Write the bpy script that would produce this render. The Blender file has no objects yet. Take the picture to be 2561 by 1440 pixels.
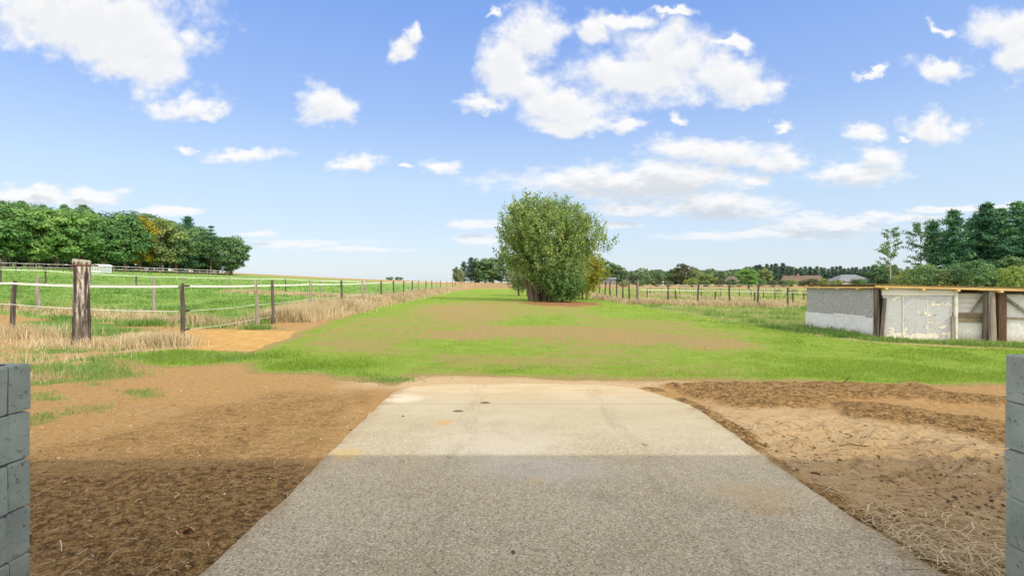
import bpy, math, random
import numpy as np

# ------------------------------------------------------------------ camera, sky, sun, exposure
SC = bpy.context.scene
COL = SC.collection
EYE, FPX, CX, HY = 1.4, 1300.0, 1280.5, 705.0      # eye height, focal length / horizon in photo pixels
SUN_EL, SUN_AZ = 38.0, 131.0                       # azimuth clockwise from +Y: sun behind right shoulder

cam = bpy.data.objects.new("camera", bpy.data.cameras.new("camera"))
COL.objects.link(cam)
cam.location = (0, 0, EYE)
cam.rotation_euler = (math.radians(90), 0, 0)
cam.data.sensor_width = 36.0
cam.data.lens = FPX / 2561 * 36
cam.data.shift_y = -(720 - HY) / 2561
cam.data.clip_start, cam.data.clip_end = 0.05, 6000
SC.camera = cam
SC.view_settings.view_transform = 'Standard'
SC.view_settings.look = 'None'
SC.view_settings.exposure = 0.72
SC.view_settings.gamma = 1.0
SC.view_settings.use_curve_mapping = False
try:
    SC.cycles.max_bounces = 6
    SC.cycles.diffuse_bounces = 3
    SC.cycles.transparent_max_bounces = 8
except Exception:
    pass

sun = bpy.data.objects.new("sun", bpy.data.lights.new("sun", 'SUN'))
COL.objects.link(sun)
sun.data.energy = 2.0
sun.data.angle = math.radians(0.7)
sun.data.color = (1.0, 0.91, 0.76)
sun.rotation_euler = (math.radians(90 - SUN_EL), 0, math.radians(180 - SUN_AZ))
sun.location = (30, -30, 40)


class NT:
    """small node-tree writer"""
    def __init__(self, tree):
        self.t = tree
        self.n = tree.nodes
        self.l = tree.links

    def node(self, typ, **kw):
        n = self.n.new(typ)
        for k, v in kw.items():
            setattr(n, k, v)
        return n

    def put(self, sock, v):
        if isinstance(v, bpy.types.NodeSocket):
            self.l.new(v, sock)
        elif v is not None:
            if hasattr(sock, "default_value"):
                if isinstance(v, (tuple, list)) and len(v) == 3 and sock.type == 'RGBA':
                    v = (*v, 1)
                sock.default_value = v

    def math(self, op, a, b=None, c=None, clamp=False):
        n = self.node("ShaderNodeMath", operation=op, use_clamp=clamp)
        for i, v in enumerate((a, b, c)):
            if v is not None:
                self.put(n.inputs[i], v)
        return n.outputs[0]

    def vmath(self, op, a, b=None, c=None):
        n = self.node("ShaderNodeVectorMath", operation=op)
        for i, v in enumerate((a, b, c)):
            if v is not None:
                self.put(n.inputs[i], v)
        return n.outputs[1] if op in ('LENGTH', 'DOT_PRODUCT', 'DISTANCE') else n.outputs[0]

    def mix(self, f, a, b, blend='MIX'):
        n = self.node("ShaderNodeMix", data_type='RGBA', blend_type=blend)
        self.put(n.inputs[0], f)
        self.put(n.inputs[6], a)
        self.put(n.inputs[7], b)
        return n.outputs[2]

    def noise(self, vec=None, scale=5, detail=4, rough=0.55, dist=0.0, color=False):
        n = self.node("ShaderNodeTexNoise")
        if vec is not None:
            self.put(n.inputs['Vector'], vec)
        self.put(n.inputs['Scale'], scale)
        self.put(n.inputs['Detail'], detail)
        self.put(n.inputs['Roughness'], rough)
        self.put(n.inputs['Distortion'], dist)
        return n.outputs[1] if color else n.outputs[0]

    def voro(self, vec=None, scale=5, feature='F1', out=0):
        n = self.node("ShaderNodeTexVoronoi", feature=feature)
        if vec is not None:
            self.put(n.inputs['Vector'], vec)
        self.put(n.inputs['Scale'], scale)
        return n.outputs[out]

    def ss(self, x, a, b):
        n = self.node("ShaderNodeMapRange", interpolation_type='SMOOTHSTEP')
        self.put(n.inputs[0], x)
        self.put(n.inputs[1], a)
        self.put(n.inputs[2], b)
        return n.outputs[0]

    def remap(self, x, a, b, c, d):
        n = self.node("ShaderNodeMapRange")
        for i, v in enumerate((x, a, b, c, d)):
            self.put(n.inputs[i], v)
        return n.outputs[0]

    def scale(self, vec, s):
        return self.vmath('MULTIPLY', vec, s)

    def bump(self, h, strength=0.5, dist=0.02):
        n = self.node("ShaderNodeBump")
        n.inputs['Strength'].default_value = strength
        n.inputs['Distance'].default_value = dist
        self.put(n.inputs['Height'], h)
        return n.outputs[0]


def build_world():
    w = bpy.data.worlds.new("World")
    SC.world = w
    w.use_nodes = True
    T = NT(w.node_tree)
    bg = T.n["Background"]
    STR = 0.15
    bg.inputs[1].default_value = STR
    sky = T.node("ShaderNodeTexSky", sky_type='NISHITA', sun_disc=False)
    sky.sun_elevation = math.radians(SUN_EL)
    sky.sun_rotation = math.radians(SUN_AZ)
    sky.air_density, sky.dust_density, sky.ozone_density = 1.0, 0.6, 1.5
    d = T.node("ShaderNodeTexCoord").outputs['Generated']
    sep = T.node("ShaderNodeSeparateXYZ")
    T.put(sep.inputs[0], d)
    x, y, z = sep.outputs
    ys = T.math('MAXIMUM', y, 0.03)
    u = T.math('DIVIDE', x, ys)
    v = T.math('DIVIDE', z, ys)
    comb = T.node("ShaderNodeCombineXYZ")
    T.put(comb.inputs[0], u)
    T.put(comb.inputs[1], v)
    uv = comb.outputs[0]

    # cloud field: where the individual cumulus clouds stand, as directions
    B = [(250, 40, 250, 105), (150, 70, 190, 60), (300, 100, 190, 75), (400, 120, 110, 75), (330, 165, 130, 50), (120, 20, 170, 70), (470, 95, 75, 28),
         (465, 262, 95, 42), (520, 287, 40, 18), (815, 265, 68, 46), (1013, 135, 38, 30), (1040, 105, 20, 22),
         (1325, 85, 100, 80), (1265, 150, 75, 80), (1300, 215, 95, 50), (1215, 262, 62, 22), (1420, 255, 150, 40),
         (1680, 145, 150, 85), (1590, 195, 200, 70), (1800, 190, 130, 60), (1880, 225, 75, 38), (1830, 110, 55, 14),
         (1560, 45, 80, 24), (1490, 75, 40, 34), (1680, 18, 60, 12), (1440, 303, 115, 32), (1560, 312, 60, 24),
         (1690, 375, 95, 36), (1800, 385, 170, 40), (1930, 400, 90, 26), (1560, 462, 285, 50), (1700, 445, 170, 34), (1880, 450, 50, 18),
         (1790, 520, 215, 30), (1560, 520, 130, 18), (2150, 330, 62, 32), (2355, 317, 82, 36), (2275, 350, 20, 10), (1958, 320, 38, 18),
         (2150, 438, 125, 28), (2200, 400, 60, 30), (2500, 75, 105, 62), (2540, 150, 60, 55), (2365, 180, 75, 32), (2352, 62, 26, 14), (2170, 175, 50, 10),
         (600, 384, 100, 20), (460, 374, 26, 10), (893, 413, 62, 24), (1102, 416, 48, 22), (1020, 420, 22, 10),
         (70, 488, 115, 30), (215, 502, 85, 28), (1190, 562, 95, 12), (1190, 598, 70, 12), (2060, 565, 150, 22), (1560, 566, 60, 10),
         (2250, 545, 150, 14), (1900, 585, 260, 12), (760, 608, 140, 10), (880, 625, 160, 9), (640, 588, 50, 7), (430, 535, 90, 12), (1700, 297, 28, 14), (1230, 30, 30, 10), (2420, 520, 160, 10)]
    g = bpy.data.node_groups.new("cloud_field", 'ShaderNodeTree')
    g.interface.new_socket("v", in_out='INPUT', socket_type='NodeSocketVector')
    g.interface.new_socket("d", in_out='OUTPUT', socket_type='NodeSocketFloat')
    G = NT(g)
    gi, go = G.node("NodeGroupInput"), G.node("NodeGroupOutput")
    p = gi.outputs[0]
    s2 = G.node("ShaderNodeSeparateXYZ")
    G.put(s2.inputs[0], p)
    lv = G.math('MULTIPLY', G.math('LOGARITHM', G.math('MAXIMUM', G.math('ADD', s2.outputs[1], 0.09), 0.02), math.e), 0.62)
    c2 = G.node("ShaderNodeCombineXYZ")
    G.put(c2.inputs[0], s2.outputs[0])
    G.put(c2.inputs[1], lv)
    flatn = G.node("ShaderNodeMapRange")
    G.put(flatn.inputs[0], s2.outputs[1])
    for k_, v_ in zip(range(1, 5), (0.02, 0.35, 0.12, 1.0)):
        flatn.inputs[k_].default_value = v_

    def warp(vec, sc, amp, det):
        w_ = G.vmath('SUBTRACT', G.noise(c2.outputs[0], sc, det, 0.6, 0.0, True), (0.5, 0.5, 0.5))
        a_ = G.vmath('MULTIPLY', w_, (amp, amp, 0))
        cc = G.node("ShaderNodeCombineXYZ")
        ss_ = G.node("ShaderNodeSeparateXYZ")
        G.put(ss_.inputs[0], a_)
        G.put(cc.inputs[0], ss_.outputs[0])
        G.put(cc.inputs[1], G.math('MULTIPLY', ss_.outputs[1], flatn.outputs[0]))
        return G.vmath('ADD', vec, cc.outputs[0])
    p = warp(warp(p, 7.0, 0.105, 3), 26.0, 0.045, 4)
    acc = None
    for (bx, by, rx, ry) in B:
        cu, cv = (bx - CX) / FPX, (HY - by) / FPX
        ru, rv = rx * 1.22 / FPX, ry * 1.22 / FPX
        q = G.vmath('MULTIPLY_ADD', p, (1 / ru, 1 / rv, 0), (-cu / ru, -cv / rv, 0))
        L = G.vmath('LENGTH', q)
        acc = L if acc is None else G.math('SMOOTH_MIN', acc, L, 0.25)
    base = G.math('SUBTRACT', 1.0, G.math('MINIMUM', acc, 2.2))
    n1 = G.noise(c2.outputs[0], 7.5, 8, 0.56, 0.25)
    n2 = G.noise(c2.outputs[0], 24, 6, 0.6, 0.1)
    nn = G.math('ADD', G.math('MULTIPLY', G.math('SUBTRACT', n1, 0.5), 1.5), G.math('MULTIPLY', G.math('SUBTRACT', n2, 0.5), 1.5))
    out = G.math('ADD', G.math('MULTIPLY', base, 1.25), nn)
    G.l.new(out, go.inputs[0])

    def field(vec):
        n = T.node("ShaderNodeGroup")
        n.node_tree = g
        T.put(n.inputs[0], vec)
        return n.outputs[0]
    f0 = field(uv)
    fup = field(T.vmath('ADD', uv, (0.006, 0.020, 0)))
    front = T.ss(y, 0.05, 0.15)
    mask = T.math('MULTIPLY', T.ss(f0, -0.10, 0.85), front)
    under = T.ss(fup, 0.15, 1.05)
    low = T.ss(v, 0.30, 0.10)
    under = T.math('MULTIPLY', under, T.math('ADD', T.math('MULTIPLY', low, 0.75), 0.30))

    col = T.mix(1.0, sky.outputs[0], (1.0, 1.0, 1.12), 'MULTIPLY')
    ramp = T.node("ShaderNodeValToRGB")
    T.put(ramp.inputs[0], z)
    e = ramp.color_ramp.elements
    stops = [(0.0, (0.410, 0.465, 0.500)), (0.09, (0.375, 0.455, 0.540)), (0.18, (0.325, 0.430, 0.555)), (0.30, (0.215, 0.322, 0.550)), (0.46, (0.138, 0.245, 0.530)), (1.0, (0.10, 0.19, 0.42))]
    e[0].position, e[0].color = 0.0, (*[c for c in stops[0][1]], 1)
    e[1].position, e[1].color = 1.0, (*[c for c in stops[-1][1]], 1)
    for q, c in stops[1:-1]:
        k = e.new(q)
        k.color = (*c, 1)
    haze = T.vmath('SCALE', ramp.outputs[0])
    haze.node.inputs['Scale'].default_value = 1 / STR
    col = T.mix(0.88, col, haze)
    lit = tuple(c / STR for c in (0.605, 0.602, 0.60))
    grey = tuple(c / STR for c in (0.400, 0.428, 0.462))
    cl = T.mix(under, lit, grey)
    veil = T.math('MULTIPLY', mask, T.math('SUBTRACT', 0.97, T.math('MULTIPLY', T.ss(v, 0.20, 0.04), 0.28)))
    col = T.mix(veil, col, cl)
    # unseen bright warm cloud overhead and behind, added to lift and warm the shade
    zz = T.math('MAXIMUM', T.math('ADD', z, 0.12), 0.05)
    cp = T.node("ShaderNodeCombineXYZ")
    T.put(cp.inputs[0], T.math('DIVIDE', x, zz))
    T.put(cp.inputs[1], T.math('DIVIDE', y, zz))
    cn = T.noise(cp.outputs[0], 1.1, 5, 0.6)
    rest = T.math('MULTIPLY', T.ss(cn, 0.33, 0.52), T.ss(y, 0.30, -0.15))
    over = T.math('MULTIPLY', T.ss(cn, 0.40, 0.55), T.ss(z, 0.60, 0.78))
    rest = T.math('MULTIPLY', T.math('MAXIMUM', rest, over), T.ss(z, -0.02, 0.05))
    col = T.mix(rest, col, tuple(c / STR for c in (1.50, 1.36, 1.15)))
    T.l.new(col, bg.inputs[0])
    w.cycles.sampling_method = 'MANUAL'
    w.cycles.sample_map_resolution = 512


build_world()


# ------------------------------------------------------------------ helpers
def pix(px, D):
    """x of photo column px at distance D"""
    return (px - CX) / FPX * D


def flat(px, py):
    """photo pixel -> point of flat ground"""
    D = EYE * FPX / (py - HY)
    return (pix(px, D), D)


def sstep(a, b, x):
    t = np.clip((x - a) / (b - a), 0, 1)
    return t * t * (3 - 2 * t)


def terrain(x, y):
    x = np.asarray(x, float)
    y = np.asarray(y, float)
    yy = np.maximum(y, 1.0)
    s = -x * np.minimum(1, 175 / yy) - 10
    L = np.logaddexp(0, s / 4.0) * 4.0
    h = 0.05 * np.minimum(L, 8 + L * 0.9) * sstep(8, 32, yy)
    h = h + 0.8 * sstep(115, 260, yy) * sstep(70, 15, x)
    h = h - 0.002 * np.maximum(yy - 450, 0)
    return h


def tz(x, y):
    return float(terrain(x, y))


def ground_hit(px, py):
    """photo pixel -> terrain point (march along the sight line)"""
    Ds = np.geomspace(2, 900, 4000)
    zz = EYE - (py - HY) / FPX * Ds
    hh = terrain(pix(px, Ds), Ds)
    i = np.argmax(zz <= hh)
    D = Ds[i] if zz[i] <= hh[i] else 300.0
    return (pix(px, D), float(D), tz(pix(px, D), D))


def ztop(py, D):
    return EYE + (HY - py) / FPX * D


def _hash(ix, iy, s):
    h = (ix.astype(np.int64) * 374761393 + iy.astype(np.int64) * 668265263 + s * 1442695041) & 0x7fffffff
    h = ((h ^ (h >> 13)) * 1274126177) & 0x7fffffff
    return ((h ^ (h >> 16)) & 0xffff) / 65535.0


def vnoise(x, y, s=0):
    ix, iy = np.floor(x), np.floor(y)
    fx, fy = x - ix, y - iy
    fx, fy = fx * fx * (3 - 2 * fx), fy * fy * (3 - 2 * fy)
    a, b = _hash(ix, iy, s), _hash(ix + 1, iy, s)
    c, d = _hash(ix, iy + 1, s), _hash(ix + 1, iy + 1, s)
    return (a * (1 - fx) + b * fx) * (1 - fy) + (c * (1 - fx) + d * fx) * fy


def fbm(x, y, s=0, o=4):
    t, a, n = 0, 0.5, 0
    for k in range(o):
        t = t + a * vnoise(x * 2 ** k, y * 2 ** k, s + k)
        n += a
        a *= 0.5
    return t / n


def poly_dist(P, x, y):
    """signed distance (positive inside) of points to a polygon"""
    P = np.asarray(P, float)
    n = len(P)
    d2 = np.full(x.shape, 1e18)
    ins = np.zeros(x.shape, bool)
    for i in range(n):
        ax, ay = P[i]
        bx, by = P[(i + 1) % n]
        ex, ey = bx - ax, by - ay
        wx, wy = x - ax, y - ay
        t = np.clip((wx * ex + wy * ey) / (ex * ex + ey * ey + 1e-12), 0, 1)
        d2 = np.minimum(d2, (wx - t * ex) ** 2 + (wy - t * ey) ** 2)
        c = ((ay <= y) & (by > y)) | ((by <= y) & (ay > y))
        ins ^= c & (x < ax + (y - ay) / (ey if abs(ey) > 1e-12 else 1e-12) * ex)
    return np.sqrt(d2) * np.where(ins, 1, -1)


def pmask(pix_poly, x, y, soft=0.4, wob=0.4, wsc=0.8, s=3):
    P = [flat(*p) for p in pix_poly]
    d = poly_dist(P, x, y)
    if wob:
        d = d + (fbm(x * wsc, y * wsc, s, 3) - 0.5) * 2 * wob
    return np.clip(0.5 + d / (2 * soft), 0, 1)


def tag(o, label=None, cat=None, group=None, kind=None):
    for k, v in (("label", label), ("category", cat), ("group", group), ("kind", kind)):
        if v:
            o[k] = v
    return o


def link(name, me, mat=None, parent=None, loc=None):
    o = bpy.data.objects.new(name, me)
    COL.objects.link(o)
    if mat is not None and me is not None and len(me.materials) == 0:
        me.materials.append(mat)
    if parent is not None:
        o.parent = parent
    if loc is not None:
        o.location = loc
    return o


def empty(name, loc, label=None, cat=None, group=None, rz=0):
    o = bpy.data.objects.new(name, None)
    COL.objects.link(o)
    o.location = loc
    o.rotation_euler = (0, 0, rz)
    o.empty_display_size = 0.2
    return tag(o, label, cat, group)


def np_mesh(name, V, loops, starts, smooth=False, attrs=None):
    """fast mesh from numpy: V (n,3), flat loop indices, polygon starts"""
    me = bpy.data.meshes.new(name)
    V = np.ascontiguousarray(V, np.float32)
    me.vertices.add(len(V))
    me.vertices.foreach_set("co", V.ravel())
    me.loops.add(len(loops))
    me.loops.foreach_set("vertex_index", np.ascontiguousarray(loops, np.int32))
    me.polygons.add(len(starts))
    me.polygons.foreach_set("loop_start", np.ascontiguousarray(starts, np.int32))
    if smooth:
        me.polygons.foreach_set("use_smooth", np.ones(len(starts), bool))
    if attrs:
        for k, (typ, arr) in attrs.items():
            a = me.attributes.new(k, typ, 'POINT')
            if typ == 'FLOAT':
                a.data.foreach_set("value", np.ascontiguousarray(arr, np.float32).ravel())
            else:
                a.data.foreach_set("color", np.ascontiguousarray(arr, np.float32).ravel())
    me.update(calc_edges=True)
    me.validate()
    return me


class MB:
    """collects prisms, tubes and raw faces into one mesh"""
    def __init__(self):
        self.v, self.f = [], []

    def add(self, vs, fs):
        o = len(self.v)
        self.v += [tuple(map(float, q)) for q in vs]
        self.f += [tuple(i + o for i in q) for q in fs]

    def prism(self, pts, z0, z1):
        """vertical prism over an xy polygon (counter-clockwise); z0/z1 numbers or lists"""
        n = len(pts)
        a = sum(pts[i][0] * pts[(i + 1) % n][1] - pts[(i + 1) % n][0] * pts[i][1] for i in range(n))
        if a < 0:
            pts = pts[::-1]
            z0 = z0[::-1] if isinstance(z0, (list, tuple)) else z0
            z1 = z1[::-1] if isinstance(z1, (list, tuple)) else z1
        zl = list(z0) if isinstance(z0, (list, tuple)) else [z0] * n
        zu = list(z1) if isinstance(z1, (list, tuple)) else [z1] * n
        vs = [(p[0], p[1], zl[i]) for i, p in enumerate(pts)] + [(p[0], p[1], zu[i]) for i, p in enumerate(pts)]
        fs = [tuple(range(n - 1, -1, -1)), tuple(range(n, 2 * n))]
        fs += [(i, (i + 1) % n, n + (i + 1) % n, n + i) for i in range(n)]
        self.add(vs, fs)

    def box(self, x0, x1, y0, y1, z0, z1):
        self.prism([(x0, y0), (x1, y0), (x1, y1), (x0, y1)], z0, z1)

    def beam(self, p, q, w, h, up=(0, 0, 1)):
        p, q = np.array(p, float), np.array(q, float)
        d = q - p
        d /= np.linalg.norm(d)
        s = np.cross(d, up)
        if np.linalg.norm(s) < 1e-6:
            s = np.cross(d, (1, 0, 0))
        s /= np.linalg.norm(s)
        t = np.cross(s, d)
        vs = []
        for e in (p, q):
            for a, b in ((-1, -1), (1, -1), (1, 1), (-1, 1)):
                vs.append(e + s * a * w / 2 + t * b * h / 2)
        self.add(vs, [(3, 2, 1, 0), (4, 5, 6, 7), (0, 1, 5, 4), (1, 2, 6, 5), (2, 3, 7, 6), (3, 0, 4, 7)])

    def tube(self, pts, radii, n=8, cap=True, jitter=0.0, rng=None):
        pts = [np.array(p, float) for p in pts]
        if not hasattr(radii, '__len__'):
            radii = [radii] * len(pts)
        ref = None
        o = len(self.v)
        vs, fs = [], []
        for i, p in enumerate(pts):
            d = pts[min(i + 1, len(pts) - 1)] - pts[max(i - 1, 0)]
            d = d / (np.linalg.norm(d) + 1e-9)
            if ref is None:
                ref = np.cross(d, (0.0, 1.0, 0.02)) if abs(d[1]) < 0.9 else np.cross(d, (1.0, 0, 0))
            s = ref - d * np.dot(ref, d)
            s /= np.linalg.norm(s) + 1e-9
            ref = s
            t = np.cross(d, s)
            for k in range(n):
                a = 2 * math.pi * k / n
                r = radii[i] * (1 + (rng.uniform(-jitter, jitter) if rng else 0))
                vs.append(p + (s * math.cos(a) + t * math.sin(a)) * r)
        for i in range(len(pts) - 1):
            for k in range(n):
                a, b = i * n + k, i * n + (k + 1) % n
                fs.append((a, b, b + n, a + n))
        if cap:
            fs.append(tuple(range(n - 1, -1, -1)))
            fs.append(tuple(range((len(pts) - 1) * n, len(pts) * n)))
        self.add(vs, fs)

    def mesh(self, name, smooth=False):
        me = bpy.data.meshes.new(name)
        me.from_pydata(self.v, [], self.f)
        if smooth:
            me.polygons.foreach_set("use_smooth", [True] * len(me.polygons))
        me.update()
        return me

    def build(self, name, mat, parent=None, smooth=False, loc=None):
        return link(name, self.mesh(name, smooth), mat, parent, loc)


# ------------------------------------------------------------------ materials
def material(name):
    m = bpy.data.materials.new(name)
    m.use_nodes = True
    T = NT(m.node_tree)
    b = T.n["Principled BSDF"]
    b.inputs['Roughness'].default_value = 0.9
    b.inputs['Specular IOR Level'].default_value = 0.2
    return m, T, b


def pos(T):
    return T.node("ShaderNodeNewGeometry").outputs['Position']


def objco(T):
    return T.node("ShaderNodeTexCoord").outputs['Object']


def mat_leaf(name, c0, c1, c2, trans=0.42, hue=0.0):
    """leaf colours c0..c2 mixed by the per-leaf 'tint' attribute; each tree shifts a little"""
    m, T, b = material(name)
    at = T.node("ShaderNodeAttribute", attribute_name="tint").outputs['Fac']
    rnd = T.node("ShaderNodeObjectInfo").outputs['Random']
    t = T.math('ADD', at, T.math('MULTIPLY', T.math('SUBTRACT', rnd, 0.5), hue), clamp=True)
    c = T.mix(T.ss(t, 0.0, 0.55), c0, c1)
    c = T.mix(T.ss(t, 0.55, 1.0), c, c2)
    T.put(b.inputs['Base Color'], c)
    b.inputs['Roughness'].default_value = 0.6
    b.inputs['Specular IOR Level'].default_value = 0.25
    tr = T.node("ShaderNodeBsdfTranslucent")
    T.put(tr.inputs[0], T.mix(1.0, c, (1.15, 1.1, 0.6), 'MULTIPLY'))
    mx = T.node("ShaderNodeMixShader")
    mx.inputs[0].default_value = trans
    T.l.new(b.outputs[0], mx.inputs[1])
    T.l.new(tr.outputs[0], mx.inputs[2])
    T.l.new(mx.outputs[0], T.n["Material Output"].inputs[0])
    return m


def mat_wood(name, c0, c1, sc=6.0, along=(1, 1, 0.12), bump=0.6, dist=0.01, dark=None):
    m, T, b = material(name)
    p = T.scale(objco(T), along)
    n = T.noise(p, sc, 8, 0.65, 0.4)
    n2 = T.noise(p, sc * 5, 5, 0.7, 0.2)
    c = T.mix(T.ss(n, 0.32, 0.68), c0, c1)
    c = T.mix(T.math('MULTIPLY', T.ss(n2, 0.55, 0.75), 0.6), c, dark or tuple(q * 0.3 for q in c0))
    T.put(b.inputs['Base Color'], c)
    T.put(b.inputs['Normal'], T.bump(T.math('ADD', n, T.math('MULTIPLY', n2, 0.6)), bump, dist))
    return m


def mat_plain(name, c0, c1, sc=4.0, bump=0.3, rough=0.85, dist=0.01, spec=0.2):
    m, T, b = material(name)
    p = objco(T)
    n = T.noise(p, sc, 8, 0.65, 0.2)
    T.put(b.inputs['Base Color'], T.mix(T.ss(n, 0.3, 0.7), c0, c1))
    T.put(b.inputs['Normal'], T.bump(n, bump, dist))
    b.inputs['Roughness'].default_value = rough
    b.inputs['Specular IOR Level'].default_value = spec
    return m


M = {}
M['leaf_oak'] = mat_leaf('leaf_oak', (0.090, 0.211, 0.080), (0.192, 0.368, 0.116), (0.360, 0.510, 0.143), hue=0.5)
M['leaf_dark'] = mat_leaf('leaf_dark', (0.072, 0.164, 0.084), (0.141, 0.261, 0.116), (0.257, 0.364, 0.154), hue=0.5)
M['leaf_yellow'] = mat_leaf('leaf_yellow', (0.163, 0.204, 0.036), (0.357, 0.312, 0.036), (0.585, 0.390, 0.045), hue=0.2)
M['leaf_olive'] = mat_leaf('leaf_olive', (0.134, 0.207, 0.094), (0.244, 0.330, 0.123), (0.421, 0.453, 0.156), hue=0.4)
M['leaf_russet'] = mat_leaf('leaf_russet', (0.071, 0.105, 0.058), (0.142, 0.174, 0.087), (0.225, 0.244, 0.115), hue=0.3)
M['leaf_willow'] = mat_leaf('leaf_willow', (0.120, 0.218, 0.075), (0.252, 0.361, 0.119), (0.455, 0.502, 0.208), hue=0.0)
M['leaf_underwood'] = mat_leaf('leaf_underwood', (0.055, 0.135, 0.040), (0.100, 0.200, 0.055), (0.170, 0.280, 0.080), hue=0.0)
M['leaf_pale'] = mat_leaf('leaf_pale', (0.163, 0.235, 0.117), (0.276, 0.329, 0.195), (0.423, 0.453, 0.312), hue=0.0)
M['leaf_lime'] = mat_leaf('leaf_lime', (0.195, 0.244, 0.039), (0.325, 0.341, 0.050), (0.488, 0.439, 0.078), hue=0.1)
M['leaf_shrub'] = mat_leaf('leaf_shrub', (0.136, 0.238, 0.070), (0.243, 0.347, 0.094), (0.395, 0.456, 0.117), hue=0.3)
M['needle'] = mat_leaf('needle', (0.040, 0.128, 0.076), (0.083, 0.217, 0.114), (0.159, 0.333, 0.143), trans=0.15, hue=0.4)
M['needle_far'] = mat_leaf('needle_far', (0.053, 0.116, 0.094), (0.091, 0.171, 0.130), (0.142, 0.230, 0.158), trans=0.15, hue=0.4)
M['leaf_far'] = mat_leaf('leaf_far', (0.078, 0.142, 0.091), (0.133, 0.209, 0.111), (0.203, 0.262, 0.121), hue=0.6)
M['bark'] = mat_wood('bark', (0.075, 0.058, 0.042), (0.15, 0.12, 0.09), 5, (1, 1, 0.2))
M['bark_pine'] = mat_wood('bark_pine', (0.11, 0.075, 0.055), (0.20, 0.15, 0.12), 5, (1, 1, 0.2))
M['bark_birch'] = mat_wood('bark_birch', (0.42, 0.40, 0.37), (0.6, 0.58, 0.55), 3, (0.4, 0.4, 2.0), dark=(0.06, 0.05, 0.05))
M['post_dark'] = mat_wood('post_dark', (0.045, 0.038, 0.033), (0.155, 0.132, 0.115), 14, (1, 1, 0.10))
M['post_grey'] = mat_wood('post_grey', (0.17, 0.15, 0.125), (0.34, 0.31, 0.27), 14, (1, 1, 0.10))
M['tape'] = mat_plain('tape', (0.72, 0.74, 0.74), (0.82, 0.83, 0.82), 6, 0.1, 0.6)
M['rope'] = mat_plain('rope', (0.55, 0.58, 0.5), (0.68, 0.70, 0.6), 30, 0.1, 0.7)
M['black_plastic'] = mat_plain('black_plastic', (0.012, 0.012, 0.013), (0.025, 0.024, 0.024), 20, 0.1, 0.5)


def mat_grass_blade(name, cols, trans=0.4):
    m, T, b = material(name)
    at = T.node("ShaderNodeAttribute", attribute_name="tint").outputs['Fac']
    r = T.node("ShaderNodeValToRGB")
    T.put(r.inputs[0], at)
    e = r.color_ramp.elements
    e[0].position, e[0].color = 0, (*cols[0], 1)
    e[1].position, e[1].color = 1, (*cols[-1], 1)
    for i, c in enumerate(cols[1:-1]):
        k = e.new((i + 1) / (len(cols) - 1))
        k.color = (*c, 1)
    T.put(b.inputs['Base Color'], r.outputs[0])
    b.inputs['Roughness'].default_value = 0.65
    tr = T.node("ShaderNodeBsdfTranslucent")
    T.put(tr.inputs[0], r.outputs[0])
    mx = T.node("ShaderNodeMixShader")
    mx.inputs[0].default_value = trans
    T.l.new(b.outputs[0], mx.inputs[1])
    T.l.new(tr.outputs[0], mx.inputs[2])
    T.l.new(mx.outputs[0], T.n["Material Output"].inputs[0])
    return m


M['blade_green'] = mat_grass_blade('blade_green', [(0.125, 0.235, 0.032), (0.20, 0.325, 0.04), (0.275, 0.385, 0.06), (0.40, 0.41, 0.14)])
M['blade_dark'] = mat_grass_blade('blade_dark', [(0.09, 0.19, 0.045), (0.15, 0.285, 0.06), (0.24, 0.36, 0.09), (0.42, 0.41, 0.19)])
M['blade_straw'] = mat_grass_blade('blade_straw', [(0.26, 0.20, 0.105), (0.45, 0.365, 0.215), (0.60, 0.505, 0.325), (0.73, 0.645, 0.45)], 0.3)

# ------------------------------------------------------------------ ground regions (traced on the photo, laid on the real ground)
SLAB = [(300, 1620), (520, 1440), (608, 1350), (700, 1270), (790, 1178), (880, 1085), (945, 1022), (962, 1005), (985, 985), (1030, 968),
        (1100, 963), (1300, 961), (1480, 963), (1590, 972), (1640, 990), (1690, 1008), (1730, 1022), (1775, 1052), (1853, 1108), (1932, 1165), (2011, 1222), (2113, 1292), (2222, 1365), (2340, 1440), (2640, 1620)]
FIELD = [(290, 888), (420, 876), (640, 884), (690, 866), (745, 838), (830, 806), (945, 772), (1050, 746), (1130, 731), (1185, 723), (1290, 722.5), (1440, 737), (1500, 748), (1640, 772),
         (1760, 792), (1900, 815), (2020, 836), (2190, 858), (2400, 868), (2640, 876), (3600, 890), (3600, 985), (2561, 961), (2300, 957), (2100, 952), (1850, 947),
         (1600, 944), (1400, 940), (1180, 938), (1040, 936), (985, 958), (900, 948), (780, 932), (660, 928), (640, 905), (560, 908), (420, 914), (330, 908)]


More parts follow.
